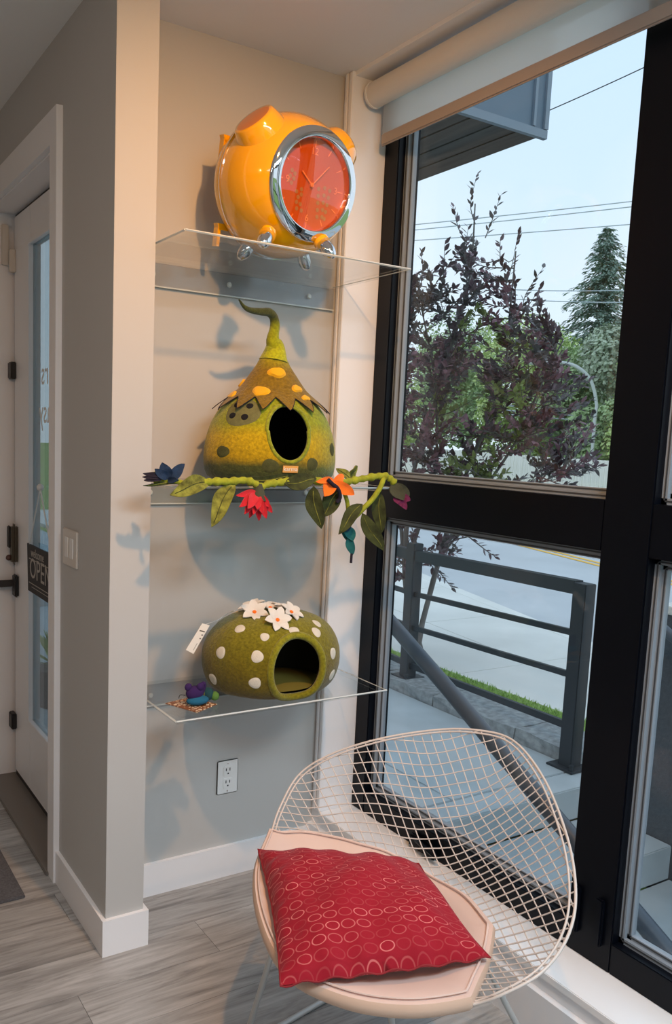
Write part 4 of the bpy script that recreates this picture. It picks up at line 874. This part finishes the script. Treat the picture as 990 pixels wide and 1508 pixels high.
# ================================================================ DOORMAT
dmt = thing('doormat', (.4, 3.05, 0), 'grey ribbed doormat on the plank floor at the left edge', 'doormat')
MB().box((-.1, 2.635, 0), (.677, 3.35, .010), .003).obj('mat_border', M_mat, dmt)
g = MB()
for i in range(28):
    for j in range(12):
        x0 = .02+j*.048; y0 = 2.70+i*.021
        if x0 < .56: g.box((x0, y0, .010), (x0+.040, y0+.013, .015))
g.obj('mat_ribs', M_mat2, dmt, kind='stuff')

for i, (pl, en) in enumerate(FILL_PANELS):  # ceiling frames made up around the added fill lights
    t = thing('fill_light_frame', (pl[0], pl[1], CEIL), ('frame of an added unseen fill light near the window wall', 'frame of an added unseen fill light over the door side of the room')[i], 'ceiling light')
    MB().box((pl[0]-.58, pl[1]-.30, CEIL-.02), (pl[0]-.56, pl[1]+.30, CEIL)).box((pl[0]+.56, pl[1]-.30, CEIL-.02), (pl[0]+.58, pl[1]+.30, CEIL)).box((pl[0]-.56, pl[1]-.30, CEIL-.02), (pl[0]+.56, pl[1]-.28, CEIL)).box((pl[0]-.56, pl[1]+.28, CEIL-.02), (pl[0]+.56, pl[1]+.30, CEIL)).obj('frame', M_trim, t)
# ceiling downlights (behind and above the view)
for i, (lo, tg_, en, sz) in enumerate(LAMPS):
    dlt = thing('downlight', (lo[0], lo[1], CEIL), ('round downlight in the ceiling in front of the alcove shelves', 'round downlight in the ceiling behind the viewer, nearer the window', 'round downlight in the ceiling before the door', 'round downlight in the far rear corner of the ceiling')[i], 'ceiling light', 'recessed downlights')
    MB().lathe([(.042, 0), (.06, 0), (.06, -.006), (.042, -.006)], (lo[0], lo[1], CEIL), (0, 0, 1), 24).obj('trim_ring', M_trim, dlt)

# ================================================================ OUTSIDE
GZ_ = -.15; TZ, LZ = -.32, -.49
SD = Vector((.955, -.298, 0)).normalized()    # across the street
ST = Vector((.298, .955, 0)).normalized()     # along the street
# patio slabs, steps
pt = thing('patio', (2.8, 3.5, GZ_), kind='structure')
for (x0, x1) in ((XF+.12, 2.75), (2.754, 3.65)):
    for (y0, y1) in ((2.84, 5.0), (5.004, 8.0)): MB().box((x0, y0, GZ_-.16), (x1, y1, GZ_), .004).obj('slab', M_concrete, pt)
MB().box((XP1+.05, 2.63, GZ_-.16), (XF+.116, 8, -.01), .003).box((XP1+.05, 8.01, -.17), (3.65, 30, -.02), .003).obj('landing_slab', M_concrete, pt)
MB().box((XF+.12, 2.67, GZ_-.17), (3.9, 2.837, GZ_-.002), .006).obj('step', M_concrete, pt)
MB().box((XF+.12, 2.26, TZ-.17), (3.64, 2.669, TZ), .006).obj('step', M_concrete, pt)
MB().box((XF+.12, -4, LZ-.15), (3.64, 2.259, LZ), .004).obj('step', M_concrete, pt)
# rough curb (blocks)
cb = thing('kerb', (3.8, 4, GZ_), kind='structure')
y = 2.86; rc = random.Random(3)
while y < 8:
    l = .35+rc.random()*.4; vs = []; n0 = 6
    bm = bmesh.new(); bmesh.ops.create_cube(bm, size=1); bmesh.ops.subdivide_edges(bm, edges=bm.edges[:], cuts=3, use_grid_fill=True)
    for v_ in bm.verts:
        v_.co = Vector((3.655+(v_.co.x+.5)*.34+rc.uniform(-.008, .008), y+(v_.co.y+.5)*(l-.008)+rc.uniform(-.004, .004), GZ_-.1+(v_.co.z+.5)*.175+rc.uniform(-.007, .007)))
    bm.verts.index_update(); b2 = MB().add([v_.co[:] for v_ in bm.verts], [[q.index for q in f.verts] for f in bm.faces]); bm.free()
    b2.obj('kerb_stone', M_curb, cb); y += l
# ground, verge, sidewalk, road
def strip(name, s0, s1, z, m_, t0=-20, t1=60, kind='structure', parent=None):
    o = Vector((0, 0, 0)); vs = []
    for (s, t) in ((s0, t0), (s1, t0), (s1, t1), (s0, t1)): p = SD*s+ST*t; vs.append((p.x, p.y, z))
    vs += [(a, b_, z-.1) for a, b_, c_ in vs]
    return MB().add(vs, [(0,1,2,3),(7,6,5,4),(0,4,5,1),(1,5,6,2),(2,6,7,3),(3,7,4,0)]).obj(name, m_, parent, kind=kind if parent is None else None)
MB().box((-60, -60, -.75), (160, 160, -.66)).obj('ground', M_lawn, kind='structure')
MB().add([(3.97, -6, -.105), (4.24, -6, -.105), (4.24, 14, -.105), (3.97, 14, -.105), (3.97, -6, -.5), (4.24, -6, -.5), (4.24, 14, -.5), (3.97, 14, -.5)], [(0,1,2,3),(7,6,5,4),(0,4,5,1),(1,5,6,2),(2,6,7,3),(3,7,4,0)]).obj('verge_soil', M_lawn, kind='structure')
sRoad = Vector((6.03, 4.66, 0)).dot(SD); sYel = Vector((11.5, 10.2, 0)).dot(SD)
sidew = thing('sidewalk', (5.2, 5, -.14), kind='structure')
# sidewalk bounded by the grass strip (x = 4.22) and the street edge
for k in range(-4, 12):
    y0 = k*1.5; y1 = y0+1.492
    def xe(yy): return (sRoad-SD.y*yy)/SD.x
    xm = 4.22
    for (xa0, xb0, xa1, xb1) in ((xm, (xm+xe(y0))/2-.004, xm, (xm+xe(y1))/2-.004), ((xm+xe(y0))/2+.004, xe(y0), (xm+xe(y1))/2+.004, xe(y1))):
        if xb0-xa0 < .2: continue
        vs = [(xa0, y0, -.14), (xb0, y0, -.14), (xb1, y1, -.14), (xa1, y1, -.14)]; vs += [(a, b_, -.2) for a, b_, c_ in vs]
        MB().add(vs, [(0,1,2,3),(7,6,5,4),(0,4,5,1),(1,5,6,2),(2,6,7,3),(3,7,4,0)]).obj('slab', M_sidewalk, sidew)
strip('road', sRoad, 12.4, -.185, M_asphalt)
strip('road_edge_kerb', sRoad-.02, sRoad+.13, -.138, M_sidewalk)
ya, yb_ = atZ(720, 787, -.18), atZ(872, 825, -.18); yd = (yb_-ya).normalized(); yn = Vector((yd.y, -yd.x, 0))
for dy in (0, .20):
    p = ya+yn*dy; MB().add([p-yd*12, p+yd*20, p+yd*20+yn*.10, p-yd*12+yn*.10], [(0, 1, 2, 3)]).obj('road_marking', M_yellow, kind='structure')
# grass tufts between kerb and sidewalk
g = MB(); rg = random.Random(5)
for i in range(9000):
    x = rg.uniform(4.0, 4.22); y = rg.uniform(1.5, 9.5); h = rg.uniform(.015, .04); a = rg.uniform(0, 6.28); dx, dy = math.cos(a)*.005, math.sin(a)*.005; lx, ly = rg.uniform(-.02, .02), rg.uniform(-.02, .02)
    g.add([(x-dx, y-dy, -.107), (x+dx, y+dy, -.107), (x+lx, y+ly, -.107+h)], [(0, 1, 2)])
g.obj('grass', M_grass, label='bright green grass strip along the concrete kerb', cat='grass', kind='stuff')
# railing
rl = thing('metal_railing', (3.7, 3.6, GZ_), 'dark metal railing with horizontal bars beside the concrete patio', 'railing')
PN, PF = Vector((3.63, 2.88, 0)), Vector((3.80, 4.44, 0)); PE = PF+(PF-PN)*1.25
for (P_, zb, w2) in ((PN, GZ_, .042), (PF, -.085, .042), (PE, -.085, .042), (PN-(PF-PN)*.0, GZ_, .0)):
    if w2 == 0: continue
    MB().box((P_.x-w2, P_.y-w2, zb), (P_.x+w2, P_.y+w2, .862 if P_ is not PN else .85), .004).obj('post', M_rail, rl)
    MB().box((P_.x-.085, P_.y-.085, zb), (P_.x+.085, P_.y+.085, zb+.012), .002).obj('base_plate', M_rail, rl)
    MB().lathe([(.012, 0), (.012, .03), (.001, .032)], (P_.x-.065, P_.y-.065, zb+.012), (0, 0, 1), 8).obj('bolt', M_rail, rl)
dR = (PF-PN).normalized(); sR = Vector((dR.y, -dR.x, 0))
for (Pa, Pb) in ((PN, PF), (PF, PE)):
    for (zn, zf, hh) in ((.822, .780, .036), (.576, .511, .016), (.348, .275, .016), (.069, .005, .020)):
        if Pa is PF: zn = zf
        a = Pa+dR*.042; b_ = Pb-dR*.042; c_ = (a+b_)/2; c_.z = (zn+zf)/2
        MB().obox(c_, (b_-a)/2+Vector((0, 0, (zf-zn)/2)), sR*(.03 if hh > .03 else .012), (0, 0, hh)).obj('top_rail' if hh > .03 else 'rail_bar', M_rail, rl)
# round handrail down the steps
hr = thing('handrail', (2.2, 2.0, LZ), 'thick grey round handrail sloping down over the steps outside the window', 'handrail')
pa, pb_ = Vector((2.2, 2.95, .930)), Vector((2.2, 1.10, -.05))
pa = atX(560, 898, 2.2); pb_ = atX(1000, 1422, 2.2)
MB().tube(spline([pa+Vector((0, .25, .04)), pa, pb_, pb_+(pb_-pa).normalized()*.4], 3), .030, 20).obj('rail_tube', M_pipe, hr, smooth=True)
for q in (pa+Vector((0, .2, .02)), pb_+(pb_-pa).normalized()*.3): MB().tube([q, Vector((q.x, q.y, GZ_ if q.y > 2.8 else LZ))], .02, 12).obj('post', M_pipe, hr, smooth=True)
hr2 = thing('handrail', (3.5, 1.9, TZ), 'short grey handrail in front of the dark stucco wall beyond the right pane', 'handrail')
qa, qb = atX(925, 880, 3.5), atX(1010, 955, 3.5)
MB().tube([qa, qb, qb+(qb-qa)*.8], .024, 16).obj('rail_tube', M_pipe, hr2, smooth=True)
q = qb+(qb-qa)*.6; MB().tube([q, Vector((q.x, q.y, LZ))], .018, 12).obj('post', M_pipe, hr2, smooth=True)
# dark stucco wall beside the steps
sw2 = thing('low_wall', (3.74, .5, LZ), 'low dark stucco wall with pale cap beside the steps', 'wall')
MB().box((3.642, -4, LZ-.1), (3.86, 2.45, .78)).obj('stucco_face', M_stucco, sw2)
MB().box((3.63, -4, .78), (3.88, 2.46, .82), .004).obj('wall_cap', M_sidewalk, sw2)
# canopy over the entrance
cn = thing('entrance_canopy', (2.2, 3.8, 2.9), 'flat entrance canopy with dark plank soffit and blue grey fascia above the patio', 'canopy')
CX0, CX1, CY0, CY1 = 1.95, 3.0, 2.795, 6.0
MB().box((CX0, CY0, 2.93), (CX1, CY1, 3.75), .004).obj('fascia_box', M_fascia, cn)
MB().box((XP1+.02, 2.64, 2.94), (CX0, CY1, 3.7)).obj('roof_slab', M_fascia, cn)
x = XP1+.05
while x < CX1-.02:
    MB().box((x, CY0+.01, 2.905), (min(x+.128, CX1-.01), CY1-.01, 2.93), .003).obj('soffit_plank', M_soffit, cn); x += .134
MB().box((CX1-.09, CY0-.012, 2.935), (CX1-.075, CY0, 3.75)).box((CX1-.02, CY0-.012, 2.935), (CX1+.004, CY0+.02, 3.75)).box((CX0, CY0-.012, 2.895), (CX1, CY0+.01, 2.93)).obj('fascia_trim', mat('fascia_trim', (.22, .28, .34), .4), cn)
# fence across the street
fn = thing('board_fence', (21, 22, -.2), 'long pale weathered board fence across the street', 'fence')
F0 = SD*14.4+ST*14.0; nb_ = 150; bw = .20
bmh = MB().box((-.092, -.012, 0), (.092, .012, 1.66)).mesh('board', M_fence)
yaw_f = math.atan2(ST.y, ST.x); rf_ = random.Random(2)
for i in range(nb_):
    p = F0+ST*(i*bw); inst('board', bmh, fn, Matrix.Translation((p.x, p.y, -.43+.011*i*bw*1.0+rf_.uniform(-.015, .015))) @ Matrix.Rotation(yaw_f, 4, 'Z') @ Matrix.Rotation(rf_.uniform(-.01, .01), 4, 'Y'))
for z in (.0, .9):
    a = F0+SD*.04; b_ = a+ST*(nb_*bw); MB().tube([(a.x, a.y, z-.1), (b_.x, b_.y, z+.2)], .04, 4).obj('fence_rail', M_fence, fn)
# ---------------------------------------------------------------- trees
def leaf_quad(L, w_):
    return [(0, 0, 0), (L*.35, -w_/2, .0), (L*.35, w_/2, .0), (L*.7, -w_*.36, -.03*L), (L*.7, w_*.36, -.03*L), (L, 0, -.10*L)], [(0, 1, 2), (1, 3, 4, 2), (3, 5, 4)]
def orient(d, n):
    d = d.normalized(); n = n-d*n.dot(d); n = n.normalized() if n.length > 1e-4 else d.orthogonal().normalized(); s = n.cross(d)
    M = Matrix.Identity(4)
    for i in range(3): M[i][0] = d[i]; M[i][1] = s[i]; M[i][2] = n[i]
    return M
# purple leaved tree: crown outline in a vertical plane 7 m away, given real depth
TD = 7.0
tdir = ray(640, 740); tdir.z = 0; tdir.normalize(); tlat = Vector((tdir.y, -tdir.x, 0)); TB = tdir*TD
def crown_pt(px, py, dd=0):
    r = ray(px, py); k = (TD+dd)/r.dot(tdir); return Vector((0, 0, EYE))+r*k
rt = random.Random(11)
tr = thing('plum_tree', (TB.x, TB.y, -.16), 'young purple leaved tree standing behind the railing outside the window', 'tree')
g0 = crown_pt(612, 1000); g0 = Vector((g0.x, g0.y, -.16))
trunks = []
for (tops, r0) in (([(597, 850), (600, 760), (608, 700), (650, 560), (690, 420), (700, 300)], .028), ([(640, 850), (665, 760), (690, 690), (740, 560), (752, 450), (760, 370)], .024), ([(600, 870), (590, 760), (585, 640), (598, 500), (600, 400)], .022), ([(645, 830), (700, 740), (760, 650), (800, 560), (830, 500)], .018), ([(600, 840), (640, 700), (640, 560), (620, 450)], .018), ([(650, 820), (740, 740), (820, 700)], .014)):
    dd0 = rt.uniform(-.25, .3); pts = [g0+Vector((rt.uniform(-.05, .05), rt.uniform(-.05, .05), 0))]+[crown_pt(a, b_, dd0*(i+1)/len(tops)+rt.uniform(-.06, .06)) for i, (a, b_) in enumerate(tops)]
    sp2 = spline(pts, 5); MB().tube(sp2, list(np.linspace(r0, .005, len(sp2))), 8).obj('trunk', M_bark, tr, smooth=True); trunks.append(sp2)
allp = [p for s in trunks for p in s[6:]]
# twig ends: named shoots first, then fill
ends = [((703, 257), (700, 330)), ((738, 287), (715, 350)), ((668, 305), (690, 360)), ((602, 335), (600, 420)), ((763, 345), (745, 420)), ((737, 352), (745, 400)), ((800, 395), (770, 460)), ((795, 425), (760, 480)), ((655, 360), (650, 430)), ((620, 370), (615, 430)), ((690, 335), (690, 400)),
        ((880, 690), (820, 670)), ((875, 555), (820, 580)), ((870, 590), (800, 600)), ((850, 640), (800, 640)), ((730, 820), (690, 790)), ((665, 865), (630, 820)), ((650, 850), (620, 810)), ((845, 715), (790, 700)), ((835, 535), (800, 540))]
def inside(x, y):
    top = np.interp(x, [560, 600, 640, 690, 720, 770, 800, 830, 860, 885], [360, 400, 395, 345, 400, 415, 450, 520, 560, 640])
    bot = np.interp(x, [560, 640, 690, 740, 800, 860, 885], [850, 850, 800, 760, 725, 712, 700])
    return top < y < bot
fill = []
while len(fill) < 540:
    x, y = rt.uniform(540, 885), rt.uniform(340, 850)
    if inside(x, y) and rt.random() < (1.0 if y < 690 else .6): fill.append((x, y))
verts = {0: ([], []), 1: ([], []), 2: ([], []), 3: ([], [])}; singles = []
tw = MB(); nleaf = 0
def put_leaf(p, d, n, L, mi, single):
    M = Matrix.Translation(p) @ orient(d, n)
    if single: singles.append((M @ Matrix.Scale(L/.07, 4), mi)); return
    vs_, fs_ = leaf_quad(L, L*.50); V_, F_ = verts[mi]; k = len(V_)
    V_.extend([tuple(M @ Vector(v)) for v in vs_]); F_.extend([tuple(a+k for a in f) for f in fs_])
def twig(P0, P1, nl, single=False, mi=None):
    mid = (P0+P1)/2+Vector((rt.uniform(-.04, .04), rt.uniform(-.04, .04), -.03)); s = spline([P0, mid, P1], 5)
    tw.tube(s, list(np.linspace(.006, .0018, len(s))), 4, cap=False)
    ax = (P1-P0).normalized()
    for i in range(nl):
        t = .12+.88*i/max(1, nl-1); q = s[min(len(s)-1, int(t*(len(s)-1)))].lerp(s[min(len(s)-1, int(t*(len(s)-1))+1)], (t*(len(s)-1)) % 1)
        a = rt.uniform(0, 6.28); side = ax.orthogonal().normalized(); side = Matrix.Rotation(a, 3, ax) @ side
        d = (ax*.75+side*.75+Vector((0, 0, .15))).normalized(); n = Vector((rt.uniform(-.6, .6), rt.uniform(-.6, .6), 1))
        put_leaf(q, d, n, rt.uniform(.048, .076), (mi if mi is not None else rt.choice((0, 0, 1, 3))), single)
for (e, b_) in ends:
    dd = rt.uniform(-.3, .1); P1 = crown_pt(*e, dd); P0 = crown_pt(*b_, dd); twig(P0, P1, 13, True, rt.choice((0, 3)))
for (x, y) in fill:
    dd = rt.uniform(-.75, .75); P1 = crown_pt(x, y, dd)
    cand = [p for p in allp if p.z < P1.z-.05] or allp; P0 = min(cand, key=lambda p: (p-P1).length+rt.uniform(0, .25))
    L = (P1-P0).length
    if L > .42: Pk = P0; P0 = P1+(P0-P1)*(.42/L); tw.tube([Pk, (Pk+P0)/2+Vector((0, 0, -.03)), P0], .004, 4, cap=False)
    mi = rt.choice((2, 2, 0, 1)) if ((640 < x < 780 and 560 < y < 700) or (690 < x < 740 and 450 < y < 520)) else (rt.choice((1, 1, 0, 3)) if y > 480 else rt.choice((0, 3, 3, 1)))  # leaves lit green inside the crown: light put into the leaf colour
    twig(P0, P1, 25 if y < 700 else 18, False, mi)
tw.obj('twigs', M_bark, tr, kind='stuff')
for mi, (V_, F_) in verts.items():
    if V_: MB().add(V_, F_).obj('foliage', M_lp[mi], tr, kind='stuff')
lm = []
for k in range(4):
    vs_, fs_ = leaf_quad(.07, .029); lm.append(MB().add(vs_, fs_).mesh('leaf', M_lp[k]))
for (M, mi) in singles[:300]: inst('leaf', lm[mi], tr, M)
# background trees
def bg_tree(name, label, cx, cy, z0, rx, rz, m_, n, leaf_s, seed, trunk_h=1.5, lumps=14, cat='tree', group=None, tr_=.18):
    r = random.Random(seed); t = thing(name, (cx, cy, -.3), label, cat, group)
    MB().tube([(cx, cy, -.3), (cx+.1, cy, z0)], [tr_, tr_*.6], 8).obj('trunk', M_bark2, t, smooth=True)
    C_ = Vector((cx, cy, z0)); L_ = []
    for k in range(lumps):
        a = r.uniform(0, 6.28); h = r.uniform(-.8, .8); rr = math.sqrt(max(0, 1-h*h))*r.uniform(.35, .75); L_.append((C_+Vector((math.cos(a)*rr*rx, math.sin(a)*rr*rx, h*rz)), r.uniform(.35, .55)*min(rx, rz)))
    V_ = []; F_ = []
    for i in range(n):
        c_, R_ = r.choice(L_); d = Vector((r.gauss(0, 1), r.gauss(0, 1), r.gauss(0, 1))).normalized(); p = c_+d*R_*r.uniform(.75, 1.05)
        M = Matrix.Translation(p) @ orient(Vector((r.gauss(0, 1), r.gauss(0, 1), r.gauss(0, .6)-.2)), d+Vector((0, 0, .4))); s = leaf_s*r.uniform(.6, 1.3); k = len(V_)
        V_ += [tuple(M @ Vector(v)) for v in ((0, 0, 0), (s*.5, -s*.35, .02), (s, 0, -.1*s), (s*.5, s*.35, 0))]; F_.append((k, k+1, k+2, k+3))
    MB().add(V_, F_).obj('foliage', m_, t, kind='stuff')
    return t
def gp(px, dist): d = ray(px, 670); h = math.hypot(d.x, d.y); return d.x/h*dist, d.y/h*dist
def gs(px, s_): d = ray(px, 670); h = math.hypot(d.x, d.y); k = s_/((d.x*SD.x+d.y*SD.y)/h); return d.x/h*k, d.y/h*k
def conifer(px, dist, top_z, r0, label):
    cx, cy = gp(px, dist); t = thing('conifer', (cx, cy, -.3), label, 'tree'); r = random.Random(21)
    MB().tube([(cx, cy, -.3), (cx, cy, top_z-.2)], [.35, .03], 8).obj('trunk', M_bark2, t, smooth=True)
    V_ = []; F_ = []; z = 3.0
    while z < top_z-.1:
        f = (top_z-z)/(top_z-3.0); R_ = r0*(f**.8)*r.uniform(.8, 1.12)+.12; nbh = 11
        for k in range(nbh):
            a = r.uniform(0, 6.28); Rb = R_*r.uniform(.65, 1.1); m_ = max(8, int(Rb*30))
            for i in range(m_):
                q = i/m_; rad_ = Rb*q; zz_ = z+.12*Rb*math.sin(q*2.5)-.30*Rb*q*q+r.uniform(-.1, .1)
                sp = .20*(1-q*.5)*Rb*.45+.08; off = r.uniform(-sp, sp); p = Vector((cx+math.cos(a)*rad_-math.sin(a)*off, cy+math.sin(a)*rad_+math.cos(a)*off, zz_-abs(off)*.3))
                s = r.uniform(.16, .34); M = Matrix.Translation(p) @ orient(Vector((math.cos(a)+r.uniform(-.7, .7), math.sin(a)+r.uniform(-.7, .7), -.35)), Vector((r.uniform(-.5, .5), r.uniform(-.5, .5), 1))); kk = len(V_)
                V_ += [tuple(M @ Vector(v)) for v in ((0, 0, 0), (s*.5, -s*.22, 0), (s, 0, -.12*s), (s*.5, s*.22, 0))]; F_.append((kk, kk+1, kk+2, kk+3))
        z += .26
    MB().add(V_, F_).obj('foliage', M_conifer, t, kind='stuff')
conifer(868, 50, 13.6, 4.2, 'tall dark conifer rising above the other trees beyond the fence')
BG = [(868, 24.5, 4.6, 2.2, 2.4, M_green3, 'grey green tree right in front of the tall conifer', 31), (912, 18.5, 3.6, 1.9, 2.0, M_green3, 'grey green tree by the right window mullion', 32),
      (826, 18.0, 2.9, 2.1, 2.3, M_green, 'mid green bushy tree behind the fence, left of the lamp post', 33), (893, 16.6, 1.5, 1.3, 1.6, M_green, 'low mid green bush right above the fence end', 34),
      (765, 18.6, 3.6, 2.6, 3.0, M_green2, 'bright yellow green tree behind the purple crown', 35), (690, 18.4, 4.0, 2.8, 3.2, M_green, 'green tree hidden behind the middle of the purple tree', 36),
      (600, 18.4, 4.0, 3.6, 3.4, M_green2, 'bright green tree behind the left of the purple tree', 37), (985, 17.4, 3.2, 2.4, 2.2, M_green2, 'bright green tree seen through the right window', 39)]
for (px, ds, z0, rx, rz, m_, lb_, sd) in BG:
    cx, cy = gs(px, ds); bg_tree('broadleaf_tree', lb_, cx, cy, z0, rx, rz, m_, 15000, .16, sd, group='trees beyond the fence')
# street lamp
lx_, ly_ = gs(872, 15.2); sl_ = thing('street_lamp', (lx_, ly_, -.2), 'pale curved street lamp among the trees beyond the fence', 'street lamp')
la = Vector((lx_, ly_, 0)); lt = Vector((ray(640, 670).y, -ray(640, 670).x, 0)).normalized()
MB().tube(spline([la+Vector((0, 0, -.2)), la+Vector((0, 0, 2.4)), la+Vector((0, 0, 3.0)), la-lt*.25+Vector((0, 0, 3.7)), la-lt*.8+Vector((0, 0, 4.1)), la-lt*1.6+Vector((0, 0, 4.15))], 6), .05, 8).obj('pole', mat('lamp_pole', (.55, .58, .58), .5), sl_, smooth=True)
MB().ball(la-lt*1.9+Vector((0, 0, 4.12)), (.35, .12, .07), 12).obj('lamp_head', MATS['lamp_pole'], sl_, smooth=True)
# power lines at real distance
def cable(p, q, dist, r, label, sag=.15):
    def P_(px, py): rr = ray(px, py); return Vector((0, 0, EYE))+rr*(dist/math.hypot(rr.x, rr.y))
    a, b_ = P_(*p), P_(*q); d = b_-a; a = a-d*.5; b_ = b_+d*.7; pts = [a.lerp(b_, i/16)-Vector((0, 0, sag*4*(i/16)*(1-i/16)-sag)) for i in range(17)]
    MB().tube(pts, r, 5).obj('power_line', M_blackmetal if dist < 15 else M_cable, label=label, cat='cable', group='overhead cables', origin=pts[8])
M_cable = mat('grey_cable', (.46, .52, .58), .6)
cable((806, 165), (955, 97), 12, .007, 'thin black cable crossing the sky beside the canopy', .03)
for i, (p, q) in enumerate((((600, 333), (932, 297)), ((600, 341), (931, 305)), ((600, 356), (928, 331)), ((800, 429), (925, 428)), ((800, 444), (925, 446)), ((800, 602), (912, 604)), ((800, 610), (912, 615)), ((800, 616), (912, 621)))):
    cable(p, q, 30, .017, ['uppermost of three pale cables high in the sky', 'middle of three pale cables high in the sky', 'lowest of three pale cables high in the sky', 'faint cable passing in front of the conifer top', 'faint cable just under the one crossing the conifer', 'upper cable of the bundle before the green trees', 'middle cable of the bundle before the green trees', 'lowest cable of the bundle before the green trees'][i], .08)
# leafy plant outside the glass door
pp = thing('potted_plant', (1.35, 4.6, -.01), 'small green plant outside the glass door', 'plant'); rp_ = random.Random(4)
MB().lathe([(.09, 0), (.12, .22), (.11, .22), (.001, .20)], (1.35, 4.6, -.01), (0, 0, 1), 20).obj('pot', M_stucco, pp, smooth=True)
g = MB()
for i in range(60):
    a = rp_.uniform(0, 6.28); e = rp_.uniform(.2, 1.4); dvec = Vector((math.cos(a)*math.cos(e), math.sin(a)*math.cos(e), math.sin(e))); vs_, fs_ = leaf_quad(rp_.uniform(.10, .2), .04); M = Matrix.Translation(Vector((1.35, 4.6, .2))+dvec*.08) @ orient(dvec, Vector((0, 0, 1))); g.add([M @ Vector(v) for v in vs_], fs_)
g.obj('leaves', M_green2, pp, kind='stuff')
